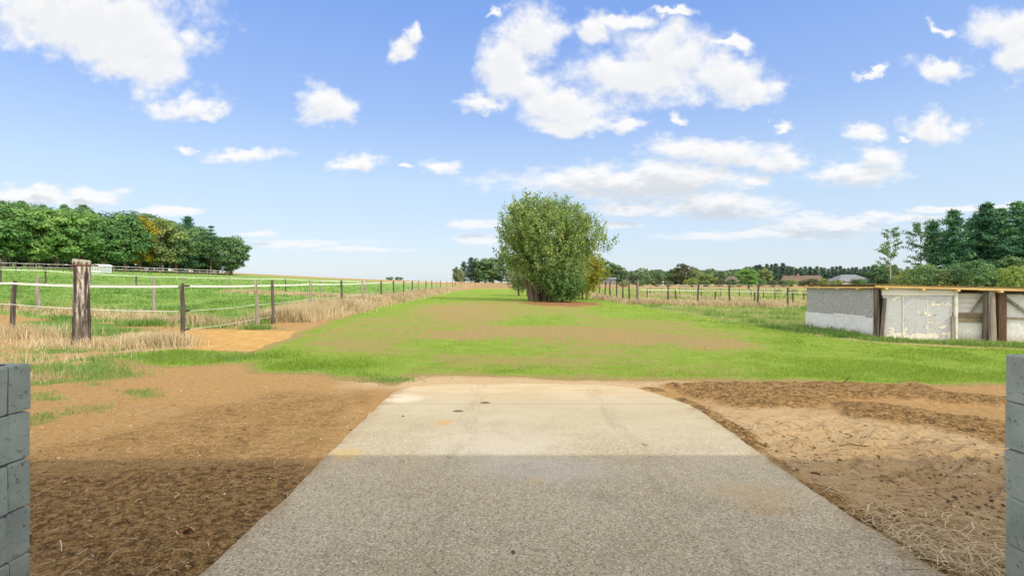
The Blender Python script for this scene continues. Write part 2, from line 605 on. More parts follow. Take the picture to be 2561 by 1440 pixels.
def regions(x, y):
    """cover masks at ground points; all in world space"""
    R = {}
    fld = pmask(FIELD, x, y, 0.25, 0.22, 1.2, 3)
    far = sstep(111, 116, y) * (np.abs(x) < 60)
    fld_in = fld * (y < 118)
    # field cover: strong at the rim and far end, thin and rowed in the middle
    thin = pmask([(960, 790), (1040, 764), (1180, 752), (1330, 752), (1480, 762), (1500, 790), (1700, 800), (1880, 835), (1960, 868), (1880, 900), (1850, 945), (1050, 936), (1000, 900), (850, 885), (700, 868), (740, 836), (850, 800)], x, y, 0.9, 0.9, 0.5, 11)
    bare = np.maximum.reduce([
        pmask([(1130, 822), (1220, 816), (1400, 818), (1560, 826), (1660, 848), (1620, 864), (1470, 852), (1330, 842), (1200, 848), (1130, 846)], x, y, 0.5, 0.8, 0.7, 21),
        pmask([(1080, 830), (1130, 826), (1120, 846), (1080, 845)], x, y, 0.4, 0.4, 0.9, 23),
        pmask([(1700, 846), (1800, 850), (1880, 868), (1760, 872)], x, y, 0.5, 0.6, 0.7, 25),
        0.75 * pmask([(1060, 775), (1090, 765), (1240, 765), (1260, 800), (1060, 800)], x, y, 0.8, 0.8, 0.6, 27)])
    lush = np.maximum.reduce([
        pmask([(1270, 792), (1430, 788), (1445, 812), (1270, 814)], x, y, 0.5, 0.5, 0.6, 31),
        pmask([(1080, 852), (1300, 850), (1330, 880), (1080, 884)], x, y, 0.7, 0.7, 0.6, 33),
        pmask([(1560, 862), (1800, 872), (1990, 890), (2000, 905), (1700, 900)], x, y, 0.6, 0.7, 0.6, 35)])
    g = fld_in * (1.0 - 0.54 * thin)
    g = g * (1 - 0.62 * bare) + lush * fld_in * 0.38
    R['grass'] = np.clip(g, 0, 1)
    R['rows'] = fld_in * thin * sstep(9, 14, y)
    # left paddock: everything left of the fence line
    fx = -7.65 - 0.035 * (y - 12)
    pad = sstep(0.1, -0.7, x - fx + (fbm(x, y, 41, 3) - 0.5) * 0.6) * sstep(14.5, 16.5, y + (x + 8) * 0.32 + (fbm(x, y, 42, 3) - .5) * 1.5)
    R['pad'] = pad * sstep(190, 120, y)
    # straw along the fence
    band = np.exp(-((x - fx - 0.20) / (0.75 + 0.006 * y)) ** 2) * sstep(14.5, 17, y) * (y < 150)
    front = sstep(-7.2, -8.0, x) * np.exp(-((y + (x + 8) * 0.42 - 15.9) / 0.6) ** 2)
    low = pmask([(-400, 850), (60, 812), (240, 812), (330, 862), (300, 905), (230, 935), (90, 965), (-400, 1030)], x, y, 0.5, 0.7, 1.0, 43)
    clump = pmask([(290, 835), (400, 828), (480, 862), (440, 880), (300, 878)], x, y, 0.35, 0.4, 1.3, 44)
    band = band * sstep(16.5, 19, y)
    R['straw'] = np.clip(np.maximum.reduce([band, front * 0.9, low * 0.42, clump]), 0, 1) * (1 - fld_in * 0.7)
    # weedy green among the straw, lower left
    R['weed'] = np.maximum.reduce([
        0.9 * pmask([(70, 812), (240, 808), (330, 822), (300, 850), (90, 838)], x, y, 0.5, 0.6, 1.0, 45),
        0.70 * pmask([(40, 868), (300, 872), (360, 925), (230, 960), (80, 960)], x, y, 0.5, 0.8, 1.4, 46) * (fbm(x * 1.6, y * 1.6, 47, 3) > 0.43),
        0.58 * pmask([(90, 985), (140, 978), (150, 1000), (90, 1002)], x, y, 0.1, 0.12, 3, 48),
        0.50 * pmask([(305, 975), (380, 972), (400, 992), (330, 1003)], x, y, 0.1, 0.15, 3, 49),
        0.50 * pmask([(200, 952), (265, 948), (270, 965), (205, 968)], x, y, 0.1, 0.12, 3, 50),
        0.43 * pmask([(60, 1045), (130, 1035), (140, 1058), (60, 1068)], x, y, 0.08, 0.12, 3, 51),
        0.36 * pmask([(150, 1020), (280, 1015), (285, 1035), (160, 1042)], x, y, 0.06, 0.14, 3, 52)])
    # ochre sand patch near the corner post
    R['ochre'] = pmask([(400, 842), (455, 826), (640, 826), (860, 836), (1000, 850), (830, 868), (560, 884), (470, 872)], x, y, 0.4, 0.4, 0.9, 53)
    # dark soil in front, left
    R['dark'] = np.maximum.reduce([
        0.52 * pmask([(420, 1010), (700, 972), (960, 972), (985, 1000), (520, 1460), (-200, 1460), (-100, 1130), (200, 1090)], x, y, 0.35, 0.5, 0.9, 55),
        0.85 * pmask([(-200, 1165), (300, 1160), (500, 1145), (640, 1150), (820, 1135), (810, 1170), (520, 1460), (-200, 1460)], x, y, 0.2, 0.3, 1.2, 56),  # soil darkened up to the barn shadow's edge, deepening its shade
        # earth bands on the right
        0.85 * pmask([(1640, 962), (1900, 958), (2300, 960), (2380, 985), (2560, 1000), (2900, 1020), (2900, 1048), (2500, 1022), (2300, 1002), (2120, 1002), (2060, 1026), (1850, 1020), (1720, 995)], x, y, 0.12, 0.20, 1.5, 57),
        0.85 * pmask([(2060, 1000), (2200, 1012), (2400, 1040), (2900, 1110), (2900, 1190), (2520, 1120), (2330, 1078), (2120, 1050)], x, y, 0.12, 0.2, 1.5, 58),
        0.36 * pmask([(1800, 1060), (2050, 1060), (2700, 1130), (2900, 1460), (2350, 1460), (2000, 1220)], x, y, 0.3, 0.6, 1.1, 64),
        # debris along the right edge of the slab
        0.9 * pmask([(1625, 975), (1700, 985), (1790, 1035), (1880, 1090), (1990, 1170), (2110, 1262), (2230, 1345), (2420, 1440), (2330, 1440), (2000, 1222), (1730, 1022)], x, y, 0.10, 0.22, 2.2, 59)])
    R['mound'] = np.maximum(R['dark'] - 0.3, 0) * 1.4 * (x > 1.0)
    # rough grass at the right beyond the field
    rg = sstep(0.0, 0.4, -fld) * 0
    rough = ((x > 1.0) & (y > 10)) * (1 - fld)
    R['rough'] = rough * sstep(9.0, 10.5, y)
    R['farfield'] = sstep(112, 118, y) * sstep(-14, -9, x)
    R['crest'] = sstep(0.52, 0.62, fbm(x * 0.012 + y * 0.02, y * 0.004, 61, 2) + 0.0) * 0 + sstep(95, 150, y) * sstep(-9, -12, x) * 0.6
    # bare ring under the tree
    R['ring'] = sstep(1.0, 0.55, np.hypot((x - 3.2) / 3.3, (y - 33.8) / 5.0) + (fbm(x * 1.2, y * 1.2, 62, 3) - .5) * 0.5)
    R['shade_litter'] = 0 * x
    R['sand'] = 0.75 * pmask([(1700, 1010), (2060, 1030), (2700, 1060), (2900, 1460), (2350, 1460), (2000, 1200)], x, y, 0.3, 0.4, 1.1, 65)
    R['sand'] = np.maximum(R['sand'], pmask([(900, 945), (1060, 940), (1500, 945), (1700, 955), (1640, 975), (1000, 975), (880, 965)], x, y, 0.25, 0.25, 1.2, 63))
    return R


def slab_in(x, y):
    return poly_dist([flat(*p) for p in SLAB], x, y)


def ground_z(x, y, R=None):
    z = terrain(x, y)
    near = sstep(16, 9, y) * (np.abs(x) < 14)
    if R is None:
        R = regions(x, y)
    z = z + near * ((fbm(x * 1.3, y * 1.3, 71, 3) - 0.5) * 0.05 + (fbm(x * 7, y * 7, 72, 3) - 0.5) * 0.016)
    m = R['mound'] * near
    z = z + m * (0.030 + 0.05 * fbm(x * 3.5, y * 3.5, 73, 4) + 0.05 * (fbm(x * 13, y * 13, 74, 2) - 0.5))
    # wheel-tread furrows in the sandy ground on the right
    a = (x * 0.86 + y * 0.5)
    b = (-x * 0.5 + y * 0.86)
    tr = pmask([(1900, 1060), (2150, 1050), (2620, 1150), (2700, 1330), (2300, 1230), (2050, 1190)], x, y, 0.25, 0.3, 1.0, 75)
    fur = np.abs(vnoise(a * 2.0, b * 15 + 3 * fbm(x * 2, y * 2, 76, 2), 77) - 0.5) * 2
    z = z + near * tr * (fur - 0.5) * 0.075
    s = slab_in(x, y)
    z = z - 0.05 * sstep(-0.02, 0.10, s)
    return z


def make_axis(lo, hi, d0, r, core):
    """coordinates with step d0 inside +-core and growing by r outside"""
    pts = list(np.arange(0, core, d0))
    while pts[-1] < hi:
        pts.append(pts[-1] + max(d0, r * pts[-1] - r * core + d0))
    pts = np.array(pts)
    return np.concatenate([-pts[:0:-1], pts]) if lo < 0 else pts


def build_ground():
    xs = make_axis(-1, 2500, 0.05, 0.035, 5.0)
    ys = [-60, -40, -25, -15, -8, -4, -2, 0, 1, 1.6]
    y = 2.0
    while y < 4000:
        ys.append(y)
        y += max(0.04, 0.012 * (y - 4), 0.035 * (y - 60))
    ys = np.array(ys)
    X, Y = np.meshgrid(xs, ys)
    x, y = X.ravel(), Y.ravel()
    R = regions(x, y)
    z = ground_z(x, y, R)
    nx, ny = len(xs), len(ys)
    i = np.arange(nx * ny).reshape(ny, nx)
    q = np.stack([i[:-1, :-1], i[:-1, 1:], i[1:, 1:], i[1:, :-1]], -1).reshape(-1, 4)
    A = np.stack([R['grass'], R['pad'], R['straw'], R['dark']], -1)
    Bm = np.stack([R['ochre'], R['rough'], R['farfield'], R['rows']], -1)
    Cm = np.stack([R['weed'], R['crest'], R['ring'], R['sand']], -1)
    me = np_mesh("ground", np.stack([x, y, z], -1), q.ravel(), np.arange(len(q)) * 4, True,
                 {"ma": ('FLOAT_COLOR', A), "mb": ('FLOAT_COLOR', Bm), "mc": ('FLOAT_COLOR', Cm)})
    m, T, b = material("ground")
    p = pos(T)

    def chan(n):
        a = T.node("ShaderNodeAttribute", attribute_name=n)
        s = T.node("ShaderNodeSeparateColor")
        T.put(s.inputs[0], a.outputs['Color'])
        return (*s.outputs, a.outputs['Alpha'])
    grass, pad, straw, dark = chan("ma")
    ochre, rough, farf, rows = chan("mb")
    weed, crest, ring, sand = chan("mc")
    n_big = T.noise(p, 0.35, 5, 0.6)
    n_mid = T.noise(p, 2.2, 6, 0.62)
    n_fin = T.noise(p, 16, 8, 0.7)
    n_grit = T.noise(p, 70, 6, 0.72)
    stre = T.noise(T.scale(p, (1, 0.35, 1)), 5, 8, 0.7, 0.3)

    def thr(mask, n, amt=0.9, w=0.22):
        v = T.math('ADD', mask, T.math('MULTIPLY', T.math('SUBTRACT', n, 0.5), amt))
        return T.ss(v, 0.5 - w, 0.5 + w)
    # soil
    soil = T.mix(T.ss(n_fin, 0.3, 0.7), (0.30, 0.185, 0.072), (0.47, 0.325, 0.160))
    soil = T.mix(T.ss(n_mid, 0.35, 0.7), soil, (0.40, 0.250, 0.100))
    soil = T.mix(T.math('MULTIPLY', T.ss(n_grit, 0.50, 0.62), 0.60), soil, (0.13, 0.080, 0.034))
    crumb = T.math('MULTIPLY', T.ss(T.noise(p, 30, 4, 0.75), 0.63, 0.68), T.ss(n_mid, 0.42, 0.55))
    soil = T.mix(T.math('MULTIPLY', crumb, 0.7), soil, (0.075, 0.042, 0.018))
    soil = T.mix(T.math('MULTIPLY', sand, 0.8), soil, T.mix(n_fin, (0.44, 0.33, 0.195), (0.58, 0.465, 0.30)))
    sp = T.node("ShaderNodeSeparateXYZ")
    T.put(sp.inputs[0], p)
    sandr = T.math('MULTIPLY', sand, T.ss(sp.outputs[0], 1.4, 2.1))
    rot = T.node("ShaderNodeMapping")
    rot.inputs['Rotation'].default_value = (0, 0, 0.45)
    rot.inputs['Scale'].default_value = (1, 3.0, 1)
    T.put(rot.inputs['Vector'], p)
    clot = T.math('MULTIPLY', T.ss(T.noise(rot.outputs[0], 7.5, 9, 0.76, 0.4), 0.525, 0.575), T.ss(T.noise(p, 1.5, 4, 0.65), 0.34, 0.52))
    soil = T.mix(T.math('MULTIPLY', T.math('MULTIPLY', clot, sandr), 0.80), soil, T.mix(n_grit, (0.05, 0.03, 0.013), (0.20, 0.13, 0.06)))
    och = T.mix(T.ss(stre, 0.3, 0.7), (0.42, 0.25, 0.075), (0.54, 0.355, 0.14))
    soil = T.mix(thr(ochre, n_mid, 0.5), soil, och)
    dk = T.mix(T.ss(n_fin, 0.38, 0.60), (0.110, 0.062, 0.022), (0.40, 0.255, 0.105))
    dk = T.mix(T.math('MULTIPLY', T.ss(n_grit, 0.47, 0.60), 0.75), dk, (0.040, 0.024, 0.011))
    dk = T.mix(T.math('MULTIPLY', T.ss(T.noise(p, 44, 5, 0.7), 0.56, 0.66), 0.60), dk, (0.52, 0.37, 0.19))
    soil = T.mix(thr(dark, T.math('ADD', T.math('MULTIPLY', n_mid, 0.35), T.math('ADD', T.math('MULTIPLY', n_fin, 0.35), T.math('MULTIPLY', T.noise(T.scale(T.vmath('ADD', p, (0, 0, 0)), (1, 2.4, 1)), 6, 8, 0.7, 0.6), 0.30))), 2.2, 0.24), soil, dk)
    # field turf
    gcol = T.mix(T.ss(n_mid, 0.3, 0.7), (0.170, 0.268, 0.032), (0.225, 0.320, 0.052))
    gcol = T.mix(T.math('MULTIPLY', T.ss(n_fin, 0.45, 0.75), 0.5), gcol, (0.12, 0.225, 0.025))
    # rows run away from the viewer
    sx = T.node("ShaderNodeSeparateXYZ")
    T.put(sx.inputs[0], p)
    wob = T.math('MULTIPLY', T.noise(T.scale(p, (1, 0.12, 1)), 0.9, 3, 0.5), 0.5)
    ph = T.math('ADD', T.math('MULTIPLY', sx.outputs[0], 2 * math.pi / 0.36), T.math('MULTIPLY', wob, 9.0))
    wave = T.math('MULTIPLY', T.math('SINE', ph), T.math('MULTIPLY', rows, 0.11))
    gn = T.math('ADD', T.math('ADD', T.math('MULTIPLY', n_fin, 0.28), T.math('MULTIPLY', T.noise(T.scale(p, (0.5, 0.8, 1)), 0.75, 4, 0.6), 0.20)), T.math('ADD', T.math('MULTIPLY', n_grit, 0.16), T.math('MULTIPLY', T.noise(T.scale(p, (0.55, 1.0, 1)), 2.4, 9, 0.74, 0.4), 0.36)))
    fsoil = T.mix(T.ss(n_fin, 0.3, 0.7), (0.235, 0.180, 0.062), (0.395, 0.310, 0.145))
    fsoil = T.mix(T.math('MULTIPLY', T.ss(n_grit, 0.48, 0.62), 0.6), fsoil, (0.12, 0.075, 0.025))
    soil_f = T.mix(T.ss(grass, 0.02, 0.2), soil, fsoil)
    gm = T.math('ADD', grass, wave)
    col = T.mix(thr(gm, gn, 4.2, 0.26), soil_f, gcol)
    # paddock turf, rough pasture, stubble fields
    pcol = T.mix(T.ss(n_mid, 0.3, 0.7), (0.14, 0.27, 0.06), (0.23, 0.36, 0.10))
    pcol = T.mix(T.math('MULTIPLY', T.ss(n_big, 0.5, 0.75), 0.55), pcol, (0.28, 0.33, 0.10))
    pcol = T.mix(T.math('MULTIPLY', crest, 0.7), pcol, (0.27, 0.255, 0.10))
    col = T.mix(thr(pad, n_fin, 0.6), col, pcol)
    rcol = T.mix(T.ss(n_mid, 0.35, 0.65), (0.16, 0.24, 0.055), (0.31, 0.31, 0.11))
    rcol = T.mix(T.math('MULTIPLY', T.ss(n_big, 0.45, 0.65), 0.6), rcol, (0.36, 0.29, 0.14))
    col = T.mix(thr(rough, n_mid, 0.6), col, rcol)
    fcol = T.mix(T.ss(T.noise(T.scale(p, (0.05, 1, 1)), 0.06, 4, 0.6), 0.42, 0.6), (0.27, 0.19, 0.085), (0.37, 0.25, 0.14))
    fcol = T.mix(T.math('MULTIPLY', n_mid, 0.4), fcol, (0.20, 0.17, 0.06))
    col = T.mix(thr(farf, n_mid, 0.3), col, fcol)
    scol = T.mix(T.ss(n_fin, 0.3, 0.7), (0.30, 0.22, 0.12), (0.52, 0.42, 0.26))
    scol = T.mix(T.math('MULTIPLY', T.ss(n_grit, 0.5, 0.7), 0.5), scol, (0.14, 0.10, 0.05))
    col = T.mix(thr(straw, n_fin, 1.1, 0.3), col, scol)
    wcol = T.mix(n_fin, (0.07, 0.16, 0.03), (0.15, 0.26, 0.05))
    col = T.mix(thr(weed, n_fin, 1.2, 0.25), col, wcol)
    rg = T.mix(T.ss(n_fin, 0.3, 0.7), (0.13, 0.065, 0.03), (0.36, 0.19, 0.085))
    col = T.mix(thr(ring, n_mid, 0.7), col, rg)
    T.put(b.inputs['Base Color'], col)
    hgt = T.math('ADD', T.math('MULTIPLY', n_fin, 0.7), T.math('MULTIPLY', n_grit, 0.35))
    T.put(b.inputs['Normal'], T.bump(hgt, 1.0, 0.05))
    b.inputs['Roughness'].default_value = 0.95
    b.inputs['Specular IOR Level'].default_value = 0.1
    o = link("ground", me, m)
    tag(o, "bare brown earth, young green field and pasture reaching the horizon", "ground", kind="structure")


build_ground()


# ------------------------------------------------------------------ concrete drive
def build_slab():
    P = [flat(*p) for p in SLAB]
    # densify and roughen the broken edge
    E = []
    rng = np.random.default_rng(5)
    for i in range(len(P)):
        a, b2 = np.array(P[i]), np.array(P[(i + 1) % len(P)])
        n = max(1, int(np.linalg.norm(b2 - a) / 0.05))
        last = i == len(P) - 1
        for k in range(1 if last else n):
            E.append(a + (b2 - a) * k / n)
    E = np.array(E)
    E[0], E[-1] = E[0], E[-1]
    jx = (fbm(E[:, 0] * 6, E[:, 1] * 6, 81, 3) - 0.5) * 0.035 + (fbm(E[:, 0] * 25, E[:, 1] * 25, 83, 2) - 0.5) * 0.016
    jy = (fbm(E[:, 0] * 6, E[:, 1] * 6, 82, 3) - 0.5) * 0.05
    E = E + np.stack([jx, jy], -1)
    top = [(x, y) for x, y in E] + [(P[-1][0], -5.0), (P[0][0], -5.0)]
    n = len(top)
    # bevel: outer ring low, inner ring up
    c = np.array(top)
    nrm = []
    ar = sum(top[i][0] * top[(i + 1) % n][1] - top[(i + 1) % n][0] * top[i][1] for i in range(n))
    sg = 1 if ar > 0 else -1
    for i in range(n):
        d = c[(i + 1) % n] - c[i - 1]
        d = d / (np.linalg.norm(d) + 1e-9)
        nrm.append(np.array([-d[1], d[0]]) * sg)
    inner = c + np.array(nrm) * 0.012
    zt = 0.012 + 0.030 * sstep(7.0, 6.0, c[:, 1])
    vs = [(*c[i], -0.1) for i in range(n)] + [(*c[i], zt[i] - 0.012) for i in range(n)] + [(*inner[i], zt[i]) for i in range(n)]
    fs = []
    for i in range(n):
        j = (i + 1) % n
        fs += [(i, j, n + j, n + i), (n + i, n + j, 2 * n + j, 2 * n + i)]
    fs.append(tuple(range(2 * n, 3 * n)))
    if sg < 0:
        fs = [f[::-1] for f in fs]
    mb = MB()
    mb.add(vs, fs)
    me = mb.mesh("concrete_drive")
    m, T, b = material("exposed_concrete")
    p = pos(T)
    s = T.node("ShaderNodeSeparateXYZ")
    T.put(s.inputs[0], p)
    y = s.outputs[1]
    big = T.noise(p, 0.9, 5, 0.6)
    mid = T.noise(p, 4.5, 6, 0.65)
    grit = T.noise(p, 85, 5, 0.8)
    vo = T.voro(p, 120, 'F1', 1)
    vs_ = T.node("ShaderNodeSeparateColor")
    T.put(vs_.inputs[0], vo)
    cell = vs_.outputs[0]
    fine = T.noise(p, 190, 3, 0.7)
    col = T.mix(T.ss(big, 0.35, 0.65), (0.395, 0.348, 0.232), (0.440, 0.396, 0.288))
    col = T.mix(T.math('MULTIPLY', T.ss(mid, 0.45, 0.7), 0.35), col, (0.345, 0.310, 0.230))
    # worn towards the barn: cement skin gone, aggregate showing
    worn = T.ss(T.math('ADD', y, T.math('MULTIPLY', big, 1.6)), 6.8, 3.6)
    dk = T.math('MULTIPLY', T.ss(T.math('ADD', T.math('MULTIPLY', grit, 0.6), T.math('MULTIPLY', fine, 0.4)), 0.50, 0.60), T.math('ADD', 0.26, T.math('MULTIPLY', worn, 0.46)))
    col = T.mix(dk, col, T.mix(cell, (0.075, 0.075, 0.075), (0.22, 0.20, 0.17)))
    col = T.mix(T.math('MULTIPLY', T.ss(vs_.outputs[1], 0.66, 0.74), T.math('ADD', 0.10, T.math('MULTIPLY', worn, 0.52))), col, T.mix(vs_.outputs[2], (0.06, 0.058, 0.055), (0.27, 0.23, 0.17)))
    lt = T.math('MULTIPLY', T.ss(cell, 0.82, 0.9), T.math('MULTIPLY', worn, 0.70))
    col = T.mix(lt, col, (0.60, 0.57, 0.50))
    # dark damp patches low down, rust and sand stains
    wet = T.math('MULTIPLY', T.ss(T.noise(p, 1.7, 5, 0.65), 0.50, 0.68), T.math('MULTIPLY', worn, 0.22))
    col = T.mix(wet, col, (0.16, 0.15, 0.13))
    for (cx, cy, rx, ry, cc, st) in ((*flat(865, 1148), 0.16, 0.22, (0.46, 0.32, 0.12), 0.55), (*flat(1890, 1250), 0.42, 0.28, (0.40, 0.28, 0.12), 0.36), (*flat(1930, 1295), 0.20, 0.10, (0.36, 0.22, 0.08), 0.42), (*flat(1110, 1067), 0.10, 0.12, (0.45, 0.27, 0.10), 0.7),
                                     (*flat(1335, 1215), 0.10, 0.12, (0.42, 0.30, 0.12), 0.45), (*flat(1010, 1005), 0.28, 0.30, (0.66, 0.62, 0.54), 0.5), (*flat(1260, 1120), 0.8, 0.7, (0.50, 0.47, 0.40), 0.4), (*flat(1380, 1190), 0.7, 0.35, (0.42, 0.42, 0.41), 0.35)):
        q = T.vmath('MULTIPLY_ADD', p, (1 / rx, 1 / ry, 0), (-cx / rx, -cy / ry, 0))
        L = T.math('ADD', T.vmath('LENGTH', q), T.math('MULTIPLY', T.math('ADD', T.math('MULTIPLY', T.math('SUBTRACT', mid, 0.5), 3.2), T.math('MULTIPLY', T.math('SUBTRACT', grit, 0.5), 2.0))))
        col = T.mix(T.math('MULTIPLY', T.ss(L, 1.05, 0.2), st), col, cc)
    # blown sand over the far end
    dust = T.ss(T.math('ADD', y, T.math('MULTIPLY', T.math('SUBTRACT', mid, 0.5), 1.2)), 5.6, 7.0)
    col = T.mix(T.math('MULTIPLY', dust, 0.75), col, T.mix(T.ss(T.noise(T.scale(p, (0.4, 1.6, 1)), 3, 6, 0.7), 0.35, 0.65), (0.44, 0.33, 0.19), (0.54, 0.43, 0.28)))
    ex = T.math('ABSOLUTE', T.math('SUBTRACT', s.outputs[0], 0.27))
    ed = T.ss(T.math('ADD', ex, T.math('MULTIPLY', T.math('SUBTRACT', mid, 0.5), 0.55)), 1.58, 1.80)
    col = T.mix(T.math('MULTIPLY', ed, 0.55), col, (0.24, 0.165, 0.085))
    wob = T.math('MULTIPLY', T.math('SUBTRACT', T.noise(p, 2.0, 6, 0.7), 0.5), 0.10)
    jn = T.math('ABSOLUTE', T.math('SUBTRACT', T.math('ADD', y, wob), 5.80))
    col = T.mix(T.math('MULTIPLY', T.ss(jn, 0.018, 0.004), 0.45), col, (0.20, 0.17, 0.12))
    for tx in (-0.42, 1.02):
        tt = T.math('ABSOLUTE', T.math('SUBTRACT', T.math('ADD', s.outputs[0], T.math('MULTIPLY', wob, 0.8)), tx))
        tm = T.math('MULTIPLY', T.ss(tt, 0.15, 0.06), T.ss(T.noise(T.scale(p, (3, 0.5, 1)), 2.5, 6, 0.7), 0.46, 0.62))
        col = T.mix(T.math('MULTIPLY', tm, 0.22), col, (0.16, 0.135, 0.10))
    T.put(b.inputs['Base Color'], col)
    T.put(b.inputs['Normal'], T.bump(T.math('ADD', T.math('MULTIPLY', grit, 0.6), T.math('ADD', T.math('MULTIPLY', fine, 0.5), T.math('MULTIPLY', mid, 0.8))), 0.55, 0.012))
    o = link("concrete_drive", me, m)
    tag(o, "pale worn concrete drive with rough broken edges and rust stains", "drive", kind="structure")


build_slab()


# ------------------------------------------------------------------ blades of grass
def blade_mesh(name, x, y, z, h, w, tint, rng, lean=0.35):
    n = len(x)
    a = rng.uniform(0, 2 * math.pi, n)
    dx, dy = np.cos(a), np.sin(a)
    la = rng.uniform(0, 2 * math.pi, n)
    lm = rng.uniform(0.05, lean, n) * h
    lx, ly = np.cos(la) * lm, np.sin(la) * lm
    V = np.empty((n, 5, 3))
    V[:, 0] = np.stack([x - dx * w / 2, y - dy * w / 2, z], -1)
    V[:, 1] = np.stack([x + dx * w / 2, y + dy * w / 2, z], -1)
    mx, my, mz = x + lx * 0.35, y + ly * 0.35, z + h * 0.6
    V[:, 2] = np.stack([mx + dx * w * 0.36, my + dy * w * 0.36, mz], -1)
    V[:, 3] = np.stack([mx - dx * w * 0.36, my - dy * w * 0.36, mz], -1)
    V[:, 4] = np.stack([x + lx, y + ly, z + h * np.sqrt(np.clip(1 - (lm / h) ** 2, 0.2, 1))], -1)
    o = np.arange(n)[:, None] * 5
    L = (o + np.array([[0, 1, 2, 3, 3, 2, 4]])).ravel()
    st = (np.arange(n)[:, None] * 7 + np.array([[0, 4]])).ravel()
    return np_mesh(name, V.reshape(-1, 3), L, st, False, {"tint": ('FLOAT', np.repeat(tint, 5))})


def scatter(n, y0, y1, t0, t1, rng):
    """points with density falling off with distance, over a wedge of directions"""
    y = 1 / rng.uniform(1 / y1, 1 / y0, n)
    x = rng.uniform(t0, t1, n) * y
    return x, y


